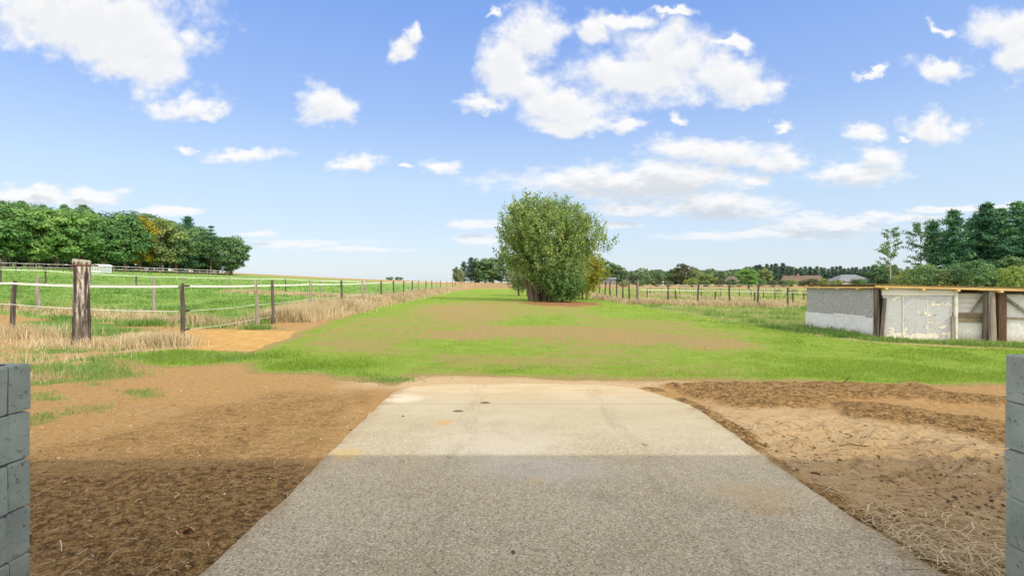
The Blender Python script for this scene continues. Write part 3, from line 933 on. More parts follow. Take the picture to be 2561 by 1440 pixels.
def build_grass():
    rng = np.random.default_rng(11)
    # young field grass
    x, y = scatter(520000, 6.2, 75, -1.1, 1.12, rng)
    R = regions(x, y)
    g = R['grass']
    keep = rng.uniform(0, 1, len(x)) < np.clip((g - 0.30) * 1.15, 0, 1) ** 1.6 * (0.12 + 0.85 * sstep(0.36, 0.62, fbm(x * 1.1, y * 0.8, 91, 4)))
    keep &= R['ring'] < 0.5
    x, y, g = x[keep], y[keep], g[keep]
    rim = pmask([(290, 880), (640, 876), (900, 880), (1060, 915), (1040, 945), (960, 955), (640, 925), (330, 915)], x, y, 0.3, 0.2, 1, 92)
    h = rng.uniform(0.018, 0.045, len(x)) * (0.5 + 0.6 * g) + rim * rng.uniform(0.0, 0.055, len(x)) * (x < -2)
    w = np.maximum(0.006, 0.0011 * y) * rng.uniform(0.7, 1.3, len(x))
    tint = np.clip(0.18 + 0.55 * fbm(x * 0.9, y * 0.6, 93, 3) + rng.normal(0, 0.13, len(x)) + 0.16 * (g < 0.6) - rim * 0.12 * (x < -3), 0, 1)
    o = link("field_grass", blade_mesh("field_grass", x, y, ground_z(x, y) - 0.003, h, w, tint, rng, 0.6), M['blade_green'])
    tag(o, "young bright green grass sprouting over the field", "grass", kind="stuff")
    # paddock and rough pasture turf
    x, y = scatter(330000, 13, 110, -1.1, 1.12, rng)
    R = regions(x, y)
    dens = np.maximum(R['pad'], R['rough'] * 0.7 * (x < 40)) * (0.35 + 0.9 * (fbm(x * 0.9, y * 0.5, 94, 3) > 0.47))
    keep = rng.uniform(0, 1, len(x)) < dens
    x, y = x[keep], y[keep]
    pad = x < -6
    tuft = sstep(0.56, 0.66, fbm(x * 1.3, y * 0.9, 104, 3))
    h = rng.uniform(0.04, 0.12, len(x)) * (1 + 1.1 * tuft)
    w = np.maximum(0.008, 0.0013 * y) * rng.uniform(0.7, 1.4, len(x))
    tint = np.clip(0.10 + 0.7 * fbm(x * 0.35, y * 0.16, 95, 3) + rng.normal(0, 0.12, len(x)) + np.where(pad, 0.08, 0.25) - 0.28 * tuft, 0, 1)
    o = link("pasture_grass", blade_mesh("pasture_grass", x, y, terrain(x, y), h, w, tint, rng, 0.7), M['blade_dark'])
    tag(o, "rough green pasture grass of the fenced paddocks", "grass", kind="stuff")
    # tall straw along the fences
    X, Y, H = [], [], []

    def straw(n, x0, y0, hh, dens=None):
        X.append(x0)
        Y.append(y0)
        H.append(hh)
    n = 42000
    yy = 1 / rng.uniform(1 / 150, 1 / 17.5, n)
    fx = -7.65 - 0.035 * (yy - 12)
    clus = fbm(yy * 0.5, yy * 0 + 3, 96, 3)
    xx = fx - 0.1 + rng.normal(0, 0.42 + 0.006 * yy, n)
    hh = rng.uniform(0.25, 0.72, n) * (0.55 + 0.85 * clus) * np.exp(-((xx - fx) / 1.5) ** 2)
    straw(n, xx, yy, hh)
    n = 8500   # behind the front line
    xx = rng.uniform(-26, -8.0, n)
    yy = 15.9 - (xx + 8) * 0.42 + rng.normal(0, 0.42, n)
    hh = rng.uniform(0.12, 0.50, n) * np.clip(2.2 * fbm(xx * 0.55, yy * 0.55, 97, 3) - 0.45, 0.1, 1.2)
    straw(n, xx, yy, hh)
    n = 9000   # lower left bank, round the gate post
    xx, yy = scatter(n, 7.0, 15, -1.15, -0.55, rng)
    R = regions(xx, yy)
    k = rng.uniform(0, 1, n) < R['straw'] * (0.35 + 0.8 * (fbm(xx * 1.5, yy * 1.5, 98, 2) > 0.45))
    xx, yy = xx[k], yy[k]
    hh = rng.uniform(0.03, 0.13, len(xx)) * np.clip(2.4 * fbm(xx * 1.1, yy * 1.1, 99, 3) - 0.5, 0.15, 1.3)
    straw(n, xx, yy, hh)
    for (px, py, sp, nn, hm) in ((390, 866, 0.42, 1500, 0.42), (300, 866, 0.3, 260, 0.30), (245, 866, 0.16, 160, 0.30), (205, 873, 0.16, 120, 0.16), (140, 868, 0.36, 300, 0.30), (450, 872, 0.25, 200, 0.10), (40, 846, 0.7, 1000, 0.44), (-60, 850, 0.8, 800, 0.45), (100, 905, 0.5, 240, 0.22), (120, 945, 0.35, 200, 0.16)):
        cx, cy = flat(px, py)
        straw(nn, cx + rng.normal(0, sp, nn), cy + rng.normal(0, sp * 0.6, nn), rng.uniform(0.4, 1, nn) * hm)
    # paddock band and right-hand fence strips
    for (a, b2, nn, hm, sp) in ((flat(1455, 738), (7.9, 33.3), 5000, 0.5, 0.35), ((7.9, 33.3), (15.5, 28.6), 7000, 0.5, 0.5), ((8.5, 36), (16.5, 31), 4500, 0.45, 0.5), ((14, 55), (19, 33), 4000, 0.45, 0.6)):
        t = rng.uniform(0, 1, nn)
        straw(nn, a[0] + (b2[0] - a[0]) * t + rng.normal(0, sp, nn), a[1] + (b2[1] - a[1]) * t + rng.normal(0, sp, nn), rng.uniform(0.3, 1, nn) * hm * (0.3 + fbm(t * 14, t * 0 + nn, 100, 2)))
    nn = 9000
    xx = rng.uniform(-22, -12.0, nn)
    yy = 41 + rng.normal(0, 1.0, nn)
    straw(nn, xx, yy, rng.uniform(0.1, 0.32, nn))
    # bases of the pasture posts far end
    x, y, h = np.concatenate(X), np.concatenate(Y), np.concatenate(H)
    k = (h > 0.04)
    x, y, h = x[k], y[k], h[k]
    w = np.maximum(0.005, 0.0010 * y) * rng.uniform(0.7, 1.3, len(x))
    tint = np.clip(0.15 + 0.6 * fbm(x * 0.8, y * 0.8, 101, 3) + rng.normal(0, 0.18, len(x)), 0, 1)
    o = link("dry_grass", blade_mesh("dry_grass", x, y, terrain(x, y) - 0.01, h, w, tint, rng, 0.75), M['blade_straw'])
    tag(o, "tall bleached dry grass along the fences", "dry grass", kind="stuff")
    # greener weeds on the bank and in front of the shelter
    X, Y, H = [], [], []
    xx, yy = scatter(60000, 5.0, 15, -1.15, -0.45, rng)
    R = regions(xx, yy)
    k = rng.uniform(0, 1, len(xx)) < R['weed'] * 0.70
    X.append(xx[k]); Y.append(yy[k]); H.append(rng.uniform(0.03, 0.10, k.sum()) * (0.6 + 0.6 * (yy[k] > 9)))
    for (a, b2, nn, hm, sp) in ((flat(1990, 815), flat(2185, 850), 2000, 0.15, 0.14), (flat(2185, 850), flat(2420, 862), 2600, 0.16, 0.16), (flat(2400, 862), flat(2640, 870), 2400, 0.18, 0.2), (flat(1740, 800), flat(2020, 826), 1500, 0.07, 0.35), (flat(330, 895), flat(640, 895), 2600, 0.11, 0.28), (flat(640, 905), flat(960, 945), 1600, 0.06, 0.2)):
        t = rng.uniform(0, 1, nn)
        X.append(a[0] + (b2[0] - a[0]) * t + rng.normal(0, sp, nn)); Y.append(a[1] + (b2[1] - a[1]) * t + rng.normal(0, sp, nn)); H.append(rng.uniform(0.3, 1, nn) * hm * np.clip(2.0 * fbm(t * 26, t * 0 + nn, 102, 3) - 0.35, 0.15, 1.3))
    for (px, py, sp, nn, hm) in ((358, 818, 0.30, 700, 0.28), (540, 822, 0.25, 300, 0.16), (640, 825, 0.25, 350, 0.22), (285, 832, 0.5, 500, 0.15), (230, 935, 0.35, 500, 0.12), (130, 925, 0.4, 700, 0.16), (985, 950, 0.22, 500, 0.06)):
        cx, cy = flat(px, py)
        X.append(cx + rng.normal(0, sp, nn)); Y.append(cy + rng.normal(0, sp * 0.5, nn)); H.append(rng.uniform(0.4, 1, nn) * hm)
    x, y, h = np.concatenate(X), np.concatenate(Y), np.concatenate(H)
    w = np.maximum(0.006, 0.0012 * y) * rng.uniform(0.7, 1.4, len(x))
    tint = np.clip(0.22 + 0.6 * fbm(x, y, 103, 3) + rng.normal(0, 0.18, len(x)), 0, 1)
    o = link("green_weeds", blade_mesh("green_weeds", x, y, ground_z(x, y) - 0.005, h, w, tint, rng, 0.8), M['blade_dark'])
    tag(o, "darker green weeds at the bank, the field rim and the shelter foot", "weeds", kind="stuff")



# ------------------------------------------------------------------ loose soil and litter
def build_clods():
    rng = np.random.default_rng(21)
    t = (1 + 5 ** 0.5) / 2
    iv = np.array([(-1, t, 0), (1, t, 0), (-1, -t, 0), (1, -t, 0), (0, -1, t), (0, 1, t), (0, -1, -t), (0, 1, -t), (t, 0, -1), (t, 0, 1), (-t, 0, -1), (-t, 0, 1)]) / 1.9
    fi = np.array([(0, 11, 5), (0, 5, 1), (0, 1, 7), (0, 7, 10), (0, 10, 11), (1, 5, 9), (5, 11, 4), (11, 10, 2), (10, 7, 6), (7, 1, 8), (3, 9, 4), (3, 4, 2), (3, 2, 6), (3, 6, 8), (3, 8, 9), (4, 9, 5), (2, 4, 11), (6, 2, 10), (8, 6, 7), (9, 8, 1)])

    def clods(name, x, y, r, cols, label):
        n = len(x)
        S = rng.uniform(0.55, 1.3, (n, 1, 3)) * r[:, None, None]
        S[..., 2] *= 0.5
        V = iv[None] * rng.uniform(0.45, 1.4, (n, 12, 1)) * S
        a = rng.uniform(0, 6.28, n)
        ca, sa = np.cos(a)[:, None], np.sin(a)[:, None]
        V[..., 0], V[..., 1] = V[..., 0] * ca - V[..., 1] * sa, V[..., 0] * sa + V[..., 1] * ca
        z = ground_z(x, y)
        V += np.stack([x, y, z + r * 0.18], -1)[:, None]
        L = (np.arange(n)[:, None, None] * 12 + fi[None]).ravel()
        m = mat_grass_blade(name, cols, 0.0)
        o = link(name, np_mesh(name, V.reshape(-1, 3), L, np.arange(n * 20) * 3, False, {"tint": ('FLOAT', np.repeat(rng.uniform(0, 1, n), 12))}), m)
        tag(o, label, "soil", kind="stuff")
    x, y = scatter(60000, 2.3, 9.5, -1.05, 1.05, rng)
    R = regions(x, y)
    out = slab_in(x, y) < -0.01
    k = out & (rng.uniform(0, 1, len(x)) < R['dark'] * np.where(x > 1, 1.0, 0.55) * (0.25 + 1.1 * (fbm(x * 3, y * 3, 111, 2) > 0.5)))
    x, y = x[k], y[k]
    r = rng.gamma(1.6, 0.0026, len(x)) + 0.002
    r *= np.where(x > 1, 1.25, 0.85)
    clods("soil_clods", x, y, np.minimum(r, 0.022), [(0.09, 0.052, 0.022), (0.20, 0.122, 0.05), (0.36, 0.24, 0.11)], "crumbly dark clods of turned earth beside the drive")
    x, y = scatter(9000, 2.3, 12, -1.05, 1.05, rng)
    out = (slab_in(x, y) < 0)
    R = regions(x, y)
    k = out & (R['grass'] < 0.2) & (rng.uniform(0, 1, len(x)) < 0.09)
    x, y = x[k], y[k]
    clods("pebbles", x, y, rng.uniform(0.003, 0.009, len(x)), [(0.22, 0.16, 0.09), (0.42, 0.34, 0.24), (0.75, 0.70, 0.62)], "small pale pebbles strewn on the bare soil")
    # straw bits
    n = 5200
    x, y = scatter(n, 2.3, 8.5, -1.05, 1.05, rng)
    R = regions(x, y)
    s = slab_in(x, y)
    edge = np.exp(-((s + 0.14) / 0.16) ** 2) * (x > 1.2)
    k = (s < 0.03) & (R['grass'] < 0.2) & (rng.uniform(0, 1, n) < 0.16 + 0.9 * edge)
    x, y = x[k], y[k]
    ln = rng.uniform(0.03, 0.13, len(x)) 
    # extra straw heap at the lower right
    m_ = 1000
    cx, cy = flat(2330, 1395)
    x = np.concatenate([x, cx + rng.normal(0.05, 0.30, m_)])
    y = np.concatenate([y, cy + rng.normal(0, 0.24, m_)])
    ln = np.concatenate([ln, rng.uniform(0.05, 0.22, m_)])
    k = slab_in(x, y) < 0.02
    x, y, ln = x[k], y[k], ln[k]
    mb_v, L, st = [], [], []
    n = len(x)
    a = rng.uniform(0, 6.28, n)
    tl = rng.uniform(-0.1, 0.35, n)
    d = np.stack([np.cos(a) * np.cos(tl), np.sin(a) * np.cos(tl), np.sin(tl)], -1)
    sd = np.stack([-np.sin(a), np.cos(a), np.zeros(n)], -1)
    z = ground_z(x, y) + rng.uniform(0.004, 0.03, n)
    p0 = np.stack([x, y, z], -1)
    w = rng.uniform(0.0012, 0.0026, n)[:, None]
    mid = p0 + d * ln[:, None] * 0.5 + sd * (rng.normal(0, 0.12, n) * ln)[:, None]
    p1 = p0 + d * ln[:, None]
    p1[:, 2] -= np.maximum(tl, 0) * ln * 0.5
    up = np.array([0, 0, 0.002])
    V = np.stack([p0 - sd * w, p0 + sd * w, mid + sd * w + up, mid - sd * w + up, p1 + sd * w, p1 - sd * w], 1)
    L = (np.arange(n)[:, None] * 6 + np.array([[0, 1, 2, 3, 3, 2, 4, 5]])).ravel()
    st = (np.arange(n)[:, None] * 8 + np.array([[0, 4]])).ravel()
    o = link("straw_litter", np_mesh("straw_litter", V.reshape(-1, 3), L, st, False, {"tint": ('FLOAT', np.repeat(rng.uniform(0, 1, n), 6))}), M['blade_straw'])
    tag(o, "broken straw stalks littering the soil and the drive edge", "straw", kind="stuff")



# ------------------------------------------------------------------ barn behind the camera and its block walls
def build_barn():
    # unseen barn known from its shadow; pale roof kept narrow to let skylight in
    reach = 4.02                                            # where the shadow ends on the drive
    H = 3.0
    f = math.cos(math.radians(180 - SUN_AZ)) / math.tan(math.radians(SUN_EL))
    ye = reach - f * H
    b = empty("barn", (0, -3, 0), "unseen barn, its roof cut to a strip shading the near drive", "barn")
    m_roof = mat_plain("barn_sheet", (0.60, 0.58, 0.54), (0.70, 0.68, 0.64), 3)
    mb = MB()
    mb.box(-16, 22, ye - 2.1 + 3, ye + 3, H, H + 0.12)
    mb.build("roof", m_roof, b)
    for x in (-9.0, -4.5, 4.8, 9.5):
        mb = MB()
        mb.box(x - 0.1, x + 0.1, ye + 2.4, ye + 2.6, -0.1, H - 0.003)
        mb.build("post", M['post_grey'], b)
    return ye


def mat_block():
    m, T, b = material("concrete_block")
    p = pos(T)
    n = T.noise(p, 5, 6, 0.65)
    g = T.noise(p, 46, 6, 0.75)
    g2 = T.noise(p, 22, 4, 0.75)
    rnd = T.node("ShaderNodeAttribute", attribute_name="tint").outputs['Fac']
    c = T.mix(T.ss(n, 0.3, 0.7), (0.200, 0.245, 0.235), (0.300, 0.360, 0.345))
    c = T.mix(T.math('MULTIPLY', rnd, 0.35), c, (0.36, 0.415, 0.395))
    pores = T.math('MULTIPLY', T.ss(g, 0.59, 0.66), T.ss(g2, 0.38, 0.56))
    c = T.mix(T.math('MULTIPLY', pores, 0.5), c, (0.075, 0.080, 0.078))
    s = T.node("ShaderNodeSeparateXYZ")
    T.put(s.inputs[0], p)
    moss = T.math('MULTIPLY', T.ss(T.math('ADD', s.outputs[2], T.math('MULTIPLY', n, 0.4)), 0.60, 0.25), 0.4)
    c = T.mix(moss, c, (0.19, 0.20, 0.13))
    T.put(b.inputs['Base Color'], c)
    T.put(b.inputs['Normal'], T.bump(T.math('SUBTRACT', T.math('MULTIPLY', g, 0.4), T.math('MULTIPLY', pores, 0.9)), 0.9, 0.006))
    b.inputs['Roughness'].default_value = 0.95
    return m


def block_wall(name, xin, side, yend, ztop_, joint, label, mat, hollow):
    """half-height wall along the drive; side -1 goes left of xin, +1 right"""
    rng = random.Random(7 + side)
    verts, faces, tint = [], [], []
    th = 0.19

    def rbox(x0, x1, y0, y1, z0, z1, t, bv=0.006):
        o = len(verts)
        for z in (z0, z0 + bv, z1 - bv, z1):
            i = bv if z in (z0, z1) else 0
            for (x, y) in ((x0 + i, y0 + i), (x1 - i, y0 + i), (x1 - i, y1 - i), (x0 + i, y1 - i)):
                verts.append((x + rng.uniform(-.003, .003), y + rng.uniform(-.003, .003), z + rng.uniform(-.003, .003)))
        tint.extend([t] * 16)
        faces.append((o + 3, o + 2, o + 1, o))
        faces.append((o + 12, o + 13, o + 14, o + 15))
        for k in range(3):
            for j in range(4):
                a, c = o + k * 4 + j, o + k * 4 + (j + 1) % 4
                faces.append((a, c, c + 4, a + 4))
    ch = 0.203
    nrow = 6
    for r in range(nrow):
        z1 = ztop_ - r * ch
        z0 = z1 - ch + 0.004
        y = yend + rng.uniform(-.004, .004)
        first = True
        while y > -3:
            ln = joint + rng.uniform(-0.006, 0.006) if first else 0.39
            x0, x1 = (xin - th, xin) if side < 0 else (xin, xin + th)
            j = rng.uniform(-.003, .003)
            rbox(x0 + j, x1 + j, y - ln + 0.0015, y, max(z0, -0.12), z1, rng.random())
            y -= ln + 0.0015
            first = False
    me = bpy.data.meshes.new(name)
    me.from_pydata(verts, [], faces)
    a = me.attributes.new("tint", 'FLOAT', 'POINT')
    a.data.foreach_set("value", tint)
    me.update()
    o = link(name, me, mat)
    tag(o, label, "wall")
    if hollow:   # dark strip laid on the top course, painting the shade inside a core
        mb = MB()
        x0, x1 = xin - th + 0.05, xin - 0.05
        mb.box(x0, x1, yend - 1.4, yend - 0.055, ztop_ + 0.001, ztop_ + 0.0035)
        mb.build("core_shade_strip", mat_plain("core_shade", (0.02, 0.021, 0.022), (0.04, 0.04, 0.04), 8), o)
    return o


build_barn()
MBLK = mat_block()
dW = 2.24
block_wall("block_wall", (75 - CX) / FPX * dW, -1, dW, EYE - 203 * dW / FPX, 0.095, "grey concrete block wall left of the drive, dry grass behind it", MBLK, True)
dR = 2.24
block_wall("block_wall", (2515 - CX) / FPX * dR, 1, dR, EYE - 181 * dR / FPX, 0.19, "grey concrete block wall right of the drive, shelter behind it", MBLK, False)


# ------------------------------------------------------------------ low horse shelter
def build_shelter():
    B = np.array([9.15, 13.0])
    e1 = np.array([0.932, -0.362])
    e2 = np.array([-0.036, 0.999])
    root = empty("animal_shelter", (B[0], B[1], 0), "low patched shelter of grey panels with new timber roof edge", "shelter")

    def W(s, t):
        s = float(np.interp(s, (-1, 0, 2.06, 2.9, 3.09, 3.29, 6.2), (-1, 0, 1.55, 2.25, 2.37, 2.51, 5.4)))
        return tuple(e1 * s + e2 * t)

    def slab(mb, s0, s1, t0, t1, z0, z1):
        mb.prism([W(s0, t0), W(s1, t0), W(s1, t1), W(s0, t1)], z0, z1)
    # materials
    peb, T, b = material("pebble_dash")
    p = objco(T)
    n = T.noise(p, 45, 5, 0.75)
    n2 = T.noise(p, 3, 4, 0.6)
    c = T.mix(T.ss(n, 0.35, 0.65), (0.17, 0.175, 0.185), (0.50, 0.52, 0.55))
    c = T.mix(T.math('MULTIPLY', T.ss(n2, 0.55, 0.75), 0.4), c, (0.33, 0.27, 0.22))
    T.put(b.inputs['Base Color'], c)
    T.put(b.inputs['Normal'], T.bump(n, 0.8, 0.01))
    wht, T, b = material("whitewash")
    p = objco(T)
    n = T.noise(p, 5, 8, 0.65, 0.3)
    n2 = T.noise(p, 26, 6, 0.7)
    c = T.mix(T.ss(n, 0.3, 0.7), (0.60, 0.625, 0.66), (0.72, 0.75, 0.79))
    c = T.mix(T.math('MULTIPLY', T.ss(T.math('ADD', T.math('MULTIPLY', n, 0.7), T.math('MULTIPLY', n2, 0.3)), 0.60, 0.66), 0.7), c, (0.36, 0.34, 0.31))
    T.put(b.inputs['Base Color'], c)
    s_ = T.node("ShaderNodeSeparateXYZ")
    T.put(s_.inputs[0], p)
    spl = T.ss(T.math('ADD', s_.outputs[2], T.math('MULTIPLY', T.math('SUBTRACT', n2, 0.5), 0.5)), 0.24, 0.02)
    c = T.mix(T.math('MULTIPLY', spl, 0.55), c, (0.33, 0.27, 0.18))
    run = T.math('MULTIPLY', T.ss(T.noise(T.scale(p, (9, 9, 0.5)), 1.6, 5, 0.6), 0.56, 0.70), 0.30)
    c = T.mix(run, c, (0.40, 0.37, 0.32))
    T.put(b.inputs['Base Color'], c)
    T.put(b.inputs['Normal'], T.bump(n, 0.9, 0.03))
    peel, T, b = material("peeling_render")
    p = objco(T)
    s = T.node("ShaderNodeSeparateXYZ")
    T.put(s.inputs[0], p)
    n = T.noise(p, 2.6, 8, 0.62, 0.5)
    n2 = T.noise(p, 34, 6, 0.75)
    nz = T.noise(T.scale(p, (1.0, 1.0, 1.7)), 3.4, 9, 0.60, 0.8)
    nz = T.math('ADD', nz, T.math('MULTIPLY', T.ss(s.outputs[2], 0.36, 0.05), 0.10))
    hole = T.ss(nz, 0.575, 0.588)
    grey = T.mix(T.ss(n2, 0.35, 0.65), (0.40, 0.425, 0.465), (0.50, 0.53, 0.58))
    cream = T.mix(n, (0.60, 0.57, 0.51), (0.75, 0.73, 0.69))
    c = T.mix(hole, grey, cream)
    rim = T.math('MULTIPLY', T.ss(nz, 0.560, 0.575), T.ss(nz, 0.598, 0.582))
    c = T.mix(T.math('MULTIPLY', rim, T.ss(n2, 0.48, 0.6)), c, (0.10, 0.08, 0.06))
    c = T.mix(T.math('MULTIPLY', T.ss(n2, 0.66, 0.74), 0.7), c, (0.18, 0.15, 0.12))
    T.put(b.inputs['Base Color'], c)
    run = T.math('MULTIPLY', T.ss(T.noise(T.scale(p, (9, 9, 0.5)), 1.8, 5, 0.6), 0.55, 0.70), 0.35)
    c = T.mix(run, c, (0.30, 0.28, 0.25))
    T.put(b.inputs['Base Color'], c)
    T.put(b.inputs['Normal'], T.bump(T.math('ADD', hole, T.math('MULTIPLY', n2, 0.3)), 0.8, 0.01))
    new_wood = mat_wood("new_timber", (0.50, 0.33, 0.13), (0.64, 0.46, 0.22), 8, (0.12, 0.12, 1), 0.2, dark=(0.30, 0.19, 0.08))
    pale_wood = mat_wood("pale_board", (0.56, 0.56, 0.54), (0.72, 0.72, 0.70), 8, (0.12, 0.12, 1), 0.4, dark=(0.25, 0.22, 0.18))
    white_board = mat_plain("white_board", (0.72, 0.73, 0.74), (0.80, 0.80, 0.80), 6, 0.2)
    old_wood = mat_wood("old_plank", (0.15, 0.12, 0.08), (0.30, 0.25, 0.18), 9, (0.15, 0.15, 1), 0.8)
    sleeper = mat_wood("sleeper", (0.05, 0.032, 0.022), (0.12, 0.078, 0.052), 10, (1, 1, 0.15), 0.8)
    roof_m = mat_plain("roof_felt", (0.10, 0.075, 0.04), (0.20, 0.15, 0.07), 12, 0.8)
    LT = 2.85
    # left side wall
    mb = MB(); slab(mb, -0.05, 0.0, 0.06, LT, 0.50, 1.215); mb.build("side_panel", peb, root)["label"] = "grey pebble dashed upper side panel"
    mb = MB(); slab(mb, -0.075, 0.0, 0.06, LT + 0.02, -0.1, 0.495)
    mb.build("side_plinth", wht, root)["label"] = "white plastered lower side wall"
    mb = MB(); slab(mb, -0.082, -0.0755, 0.3, 1.55, 0.497, 0.525); mb.build("joint_strip", white_board, root)
    # leaning corner post and a dark bar drawn as the gap beside it
    rng = random.Random(4)
    mb = MB()
    a = W(-0.03, 0.0)
    mb.tube([(a[0], a[1], -0.1), (a[0] + 0.01, a[1], 0.6), (a[0] - 0.005, a[1], 1.27)], [0.062, 0.058, 0.055], 8, True, 0.16, rng)
    mb.build("corner_post", M['post_dark'], root)
    mb = MB()
    a, a2 = W(0.10, 0.02), W(0.20, 0.02)
    mb.beam((a[0], a[1], -0.05), (a2[0], a2[1], 1.0), 0.10, 0.08)
    mb.build("corner_post", M['post_dark'], root)
    # white boards over the front
    for k in range(3):
        mb = MB(); slab(mb, 0.12, 2.06, 0.0 - 0.004 * k, 0.03, 1.075 + 0.062 * k, 1.075 + 0.062 * k + 0.058)
        mb.build("front_board", pale_wood, root)
    # three peeling panels
    xs = (0.16, 0.70, 1.36, 2.02)
    for k in range(3):
        mb = MB(); slab(mb, xs[k] + 0.008, xs[k + 1] - 0.008, 0.02 - 0.008 * (k == 1), 0.06, -0.1, 1.068)
        o = mb.build("front_panel", peel, root)
    for k, s0 in enumerate((0.69, 1.35)):
        mb = MB(); slab(mb, s0 + 0.003, s0 + 0.028, 0.008, 0.0185, 0, 1.066)
        mb.build("joint_strip", pale_wood, root)
    mb = MB(); slab(mb, 1.965, 2.055, -0.03, 0.0065, -0.05, 0.58); mb.build("door_post", M['post_grey'], root)
    mb = MB(); slab(mb, 2.06, 2.12, -0.02, 0.05, -0.05, 1.25); mb.build("door_post", pale_wood, root)
    # open bay: weatherboards set back, planks, low wall
    for k in range(4):
        mb = MB(); slab(mb, 2.13, 3.30, 0.26, 0.29, 0.66 + k * 0.118, 0.66 + k * 0.118 + 0.112)
        mb.build("weather_board", white_board, root)
    mb = MB(); slab(mb, 2.13, 2.80, 0.10, 0.14, 0.555, 0.66); mb.build("plank", old_wood, root)
    mb = MB(); slab(mb, 2.13, 2.82, 0.11, 0.15, 0.45, 0.55); mb.build("plank", old_wood, root)
    mb = MB(); slab(mb, 2.13, 3.06, 0.16, 0.20, -0.1, 0.60); mb.build("bay_wall", wht, root)
    mb = MB()
    a, a2 = W(2.55, 0.17), W(2.84, 0.17)
    mb.beam((a[0], a[1], 0.60), (a2[0], a2[1], 1.05), 0.04, 0.04); mb.build("brace", M['post_grey'], root)
    # stout posts at the bay
    mb = MB()
    a = W(2.78, 0.02); mb.tube([(a[0], a[1], -0.1), (a[0], a[1], 0.7), (a[0], a[1], 1.225)], [0.062, 0.055, 0.055], 9, True, 0.16, rng)
    mb.build("bay_post", M['post_dark'], root)
    mb = MB()
    a = W(2.90, 0.0); mb.tube([(a[0], a[1], -0.1), (a[0], a[1], 0.7), (a[0], a[1], 1.225)], [0.080, 0.066, 0.062], 9, True, 0.2, rng)
    mb.build("bay_post", M['post_grey'], root)["label"] = "split weathered grey post"
    mb = MB(); slab(mb, 3.09, 3.29, -0.02, 0.12, -0.1, 1.20); mb.build("sleeper_post", sleeper, root)["label"] = "dark railway sleeper post"
    # right bay: white boarding with a diagonal brace
    mb = MB(); slab(mb, 3.31, 6.0, 0.20, 0.24, -0.1, 1.10); mb.build("bay_wall", wht, root)
    mb = MB()
    a, a2 = W(3.30, 0.15), W(4.1, 0.15)
    mb.beam((a[0], a[1], 1.12), (a2[0], a2[1], 0.42), 0.05, 0.05); mb.build("brace", M['post_grey'], root)
    mb = MB()
    a, a2 = W(3.30, 0.17), W(5.6, 0.17)
    mb.beam((a[0], a[1], 0.56), (a2[0], a2[1], 0.53), 0.035, 0.035); mb.build("rail", M['post_grey'], root)
    # back wall
    mb = MB(); slab(mb, 0.02, 6.0, LT - 0.04, LT, -0.1, 1.2); mb.build("back_wall", wht, root)
    # roof: thin sheet on new rafters, moss along the front edge
    mb = MB(); mb.prism([W(-0.14, -0.12), W(6.2, -0.12), W(6.2, LT + 0.1), W(-0.14, LT + 0.1)], [1.325, 1.185, 1.150, 1.285], [1.350, 1.210, 1.178, 1.31])
    mb.build("roof", roof_m, root)
    for (s0, s1, m_, z) in ((-0.12, 0.30, new_wood, 1.285), (0.30, 2.5, new_wood, 1.282), (2.5, 6.1, new_wood, 1.262)):
        a, a2 = W(s0, -0.09), W(s1 - 0.004, -0.09)
        mb = MB(); mb.beam((a[0], a[1], 1.288 - 0.019 * s0), (a2[0], a2[1], 1.288 - 0.019 * s1), 0.035, 0.055 if s0 < 2 else 0.07); mb.build("fascia", m_, root)
    a, a2 = W(-0.115, -0.05), W(-0.115, LT)
    mb = MB(); mb.beam((a[0], a[1], 1.265), (a2[0], a2[1], 1.238), 0.035, 0.05); mb.build("fascia", new_wood, root)
    for s0 in (0.15, 1.15, 2.05, 3.05, 4.0):
        a, a2 = W(s0, -0.13), W(s0, LT)
        mb = MB(); mb.beam((a[0], a[1], 1.235 - 0.019 * s0), (a2[0], a2[1], 1.200 - 0.019 * s0), 0.06, 0.045); mb.build("rafter", new_wood, root)
    for t0 in (0.5, 1.3, 2.1):
        a, a2 = W(-0.17, t0), W(0.3, t0)
        mb = MB(); mb.beam((a[0], a[1], 1.222), (a2[0], a2[1], 1.222), 0.05, 0.035); mb.build("rafter", new_wood, root)
    return root


build_shelter()


# ------------------------------------------------------------------ posts and fences
def post_mesh(name, h, r, rng, lean=(0, 0), n=7, rough=0.14):
    mb = MB()
    pts = [(0, 0, -0.15)] + [(lean[0] * t + rng.uniform(-.3, .3) * r, lean[1] * t + rng.uniform(-.3, .3) * r, h * t) for t in (0.3, 0.62, 0.97, 1.0)]
    mb.tube(pts, [r * 1.08, r * 1.05, r, r * 0.95, r * 0.8], n, True, rough, rng)
    return mb.mesh(name)


POSTS = {}


def fence_post(root, x, y, h, r, kind, rng, z=None, lean=None):
    key = (kind, rng.randrange(4))
    if key not in POSTS:
        rr = random.Random(hash(key[0]) % 1000 * 0 + key[1] * 17 + (3 if kind == 'g' else 5))
        POSTS[key] = post_mesh("post", 1.0, 0.045, rr, (rr.uniform(-.02, .02), rr.uniform(-.02, .02)))
        POSTS[key].materials.append(M['post_grey'] if kind == 'g' else M['post_dark'])
    o = bpy.data.objects.new("post", POSTS[key])
    COL.objects.link(o)
    o.parent = root
    rl = root.location
    o.location = (x - rl[0], y - rl[1], (tz(x, y) if z is None else z) - rl[2])
    o.scale = (r / 0.045, r / 0.045, h)
    ln = lean if lean is not None else (rng.uniform(-.03, .03), rng.uniform(-.03, .03))
    o.rotation_euler = (ln[1], ln[0], rng.uniform(0, 6.28) if lean is None else 0)
    return o


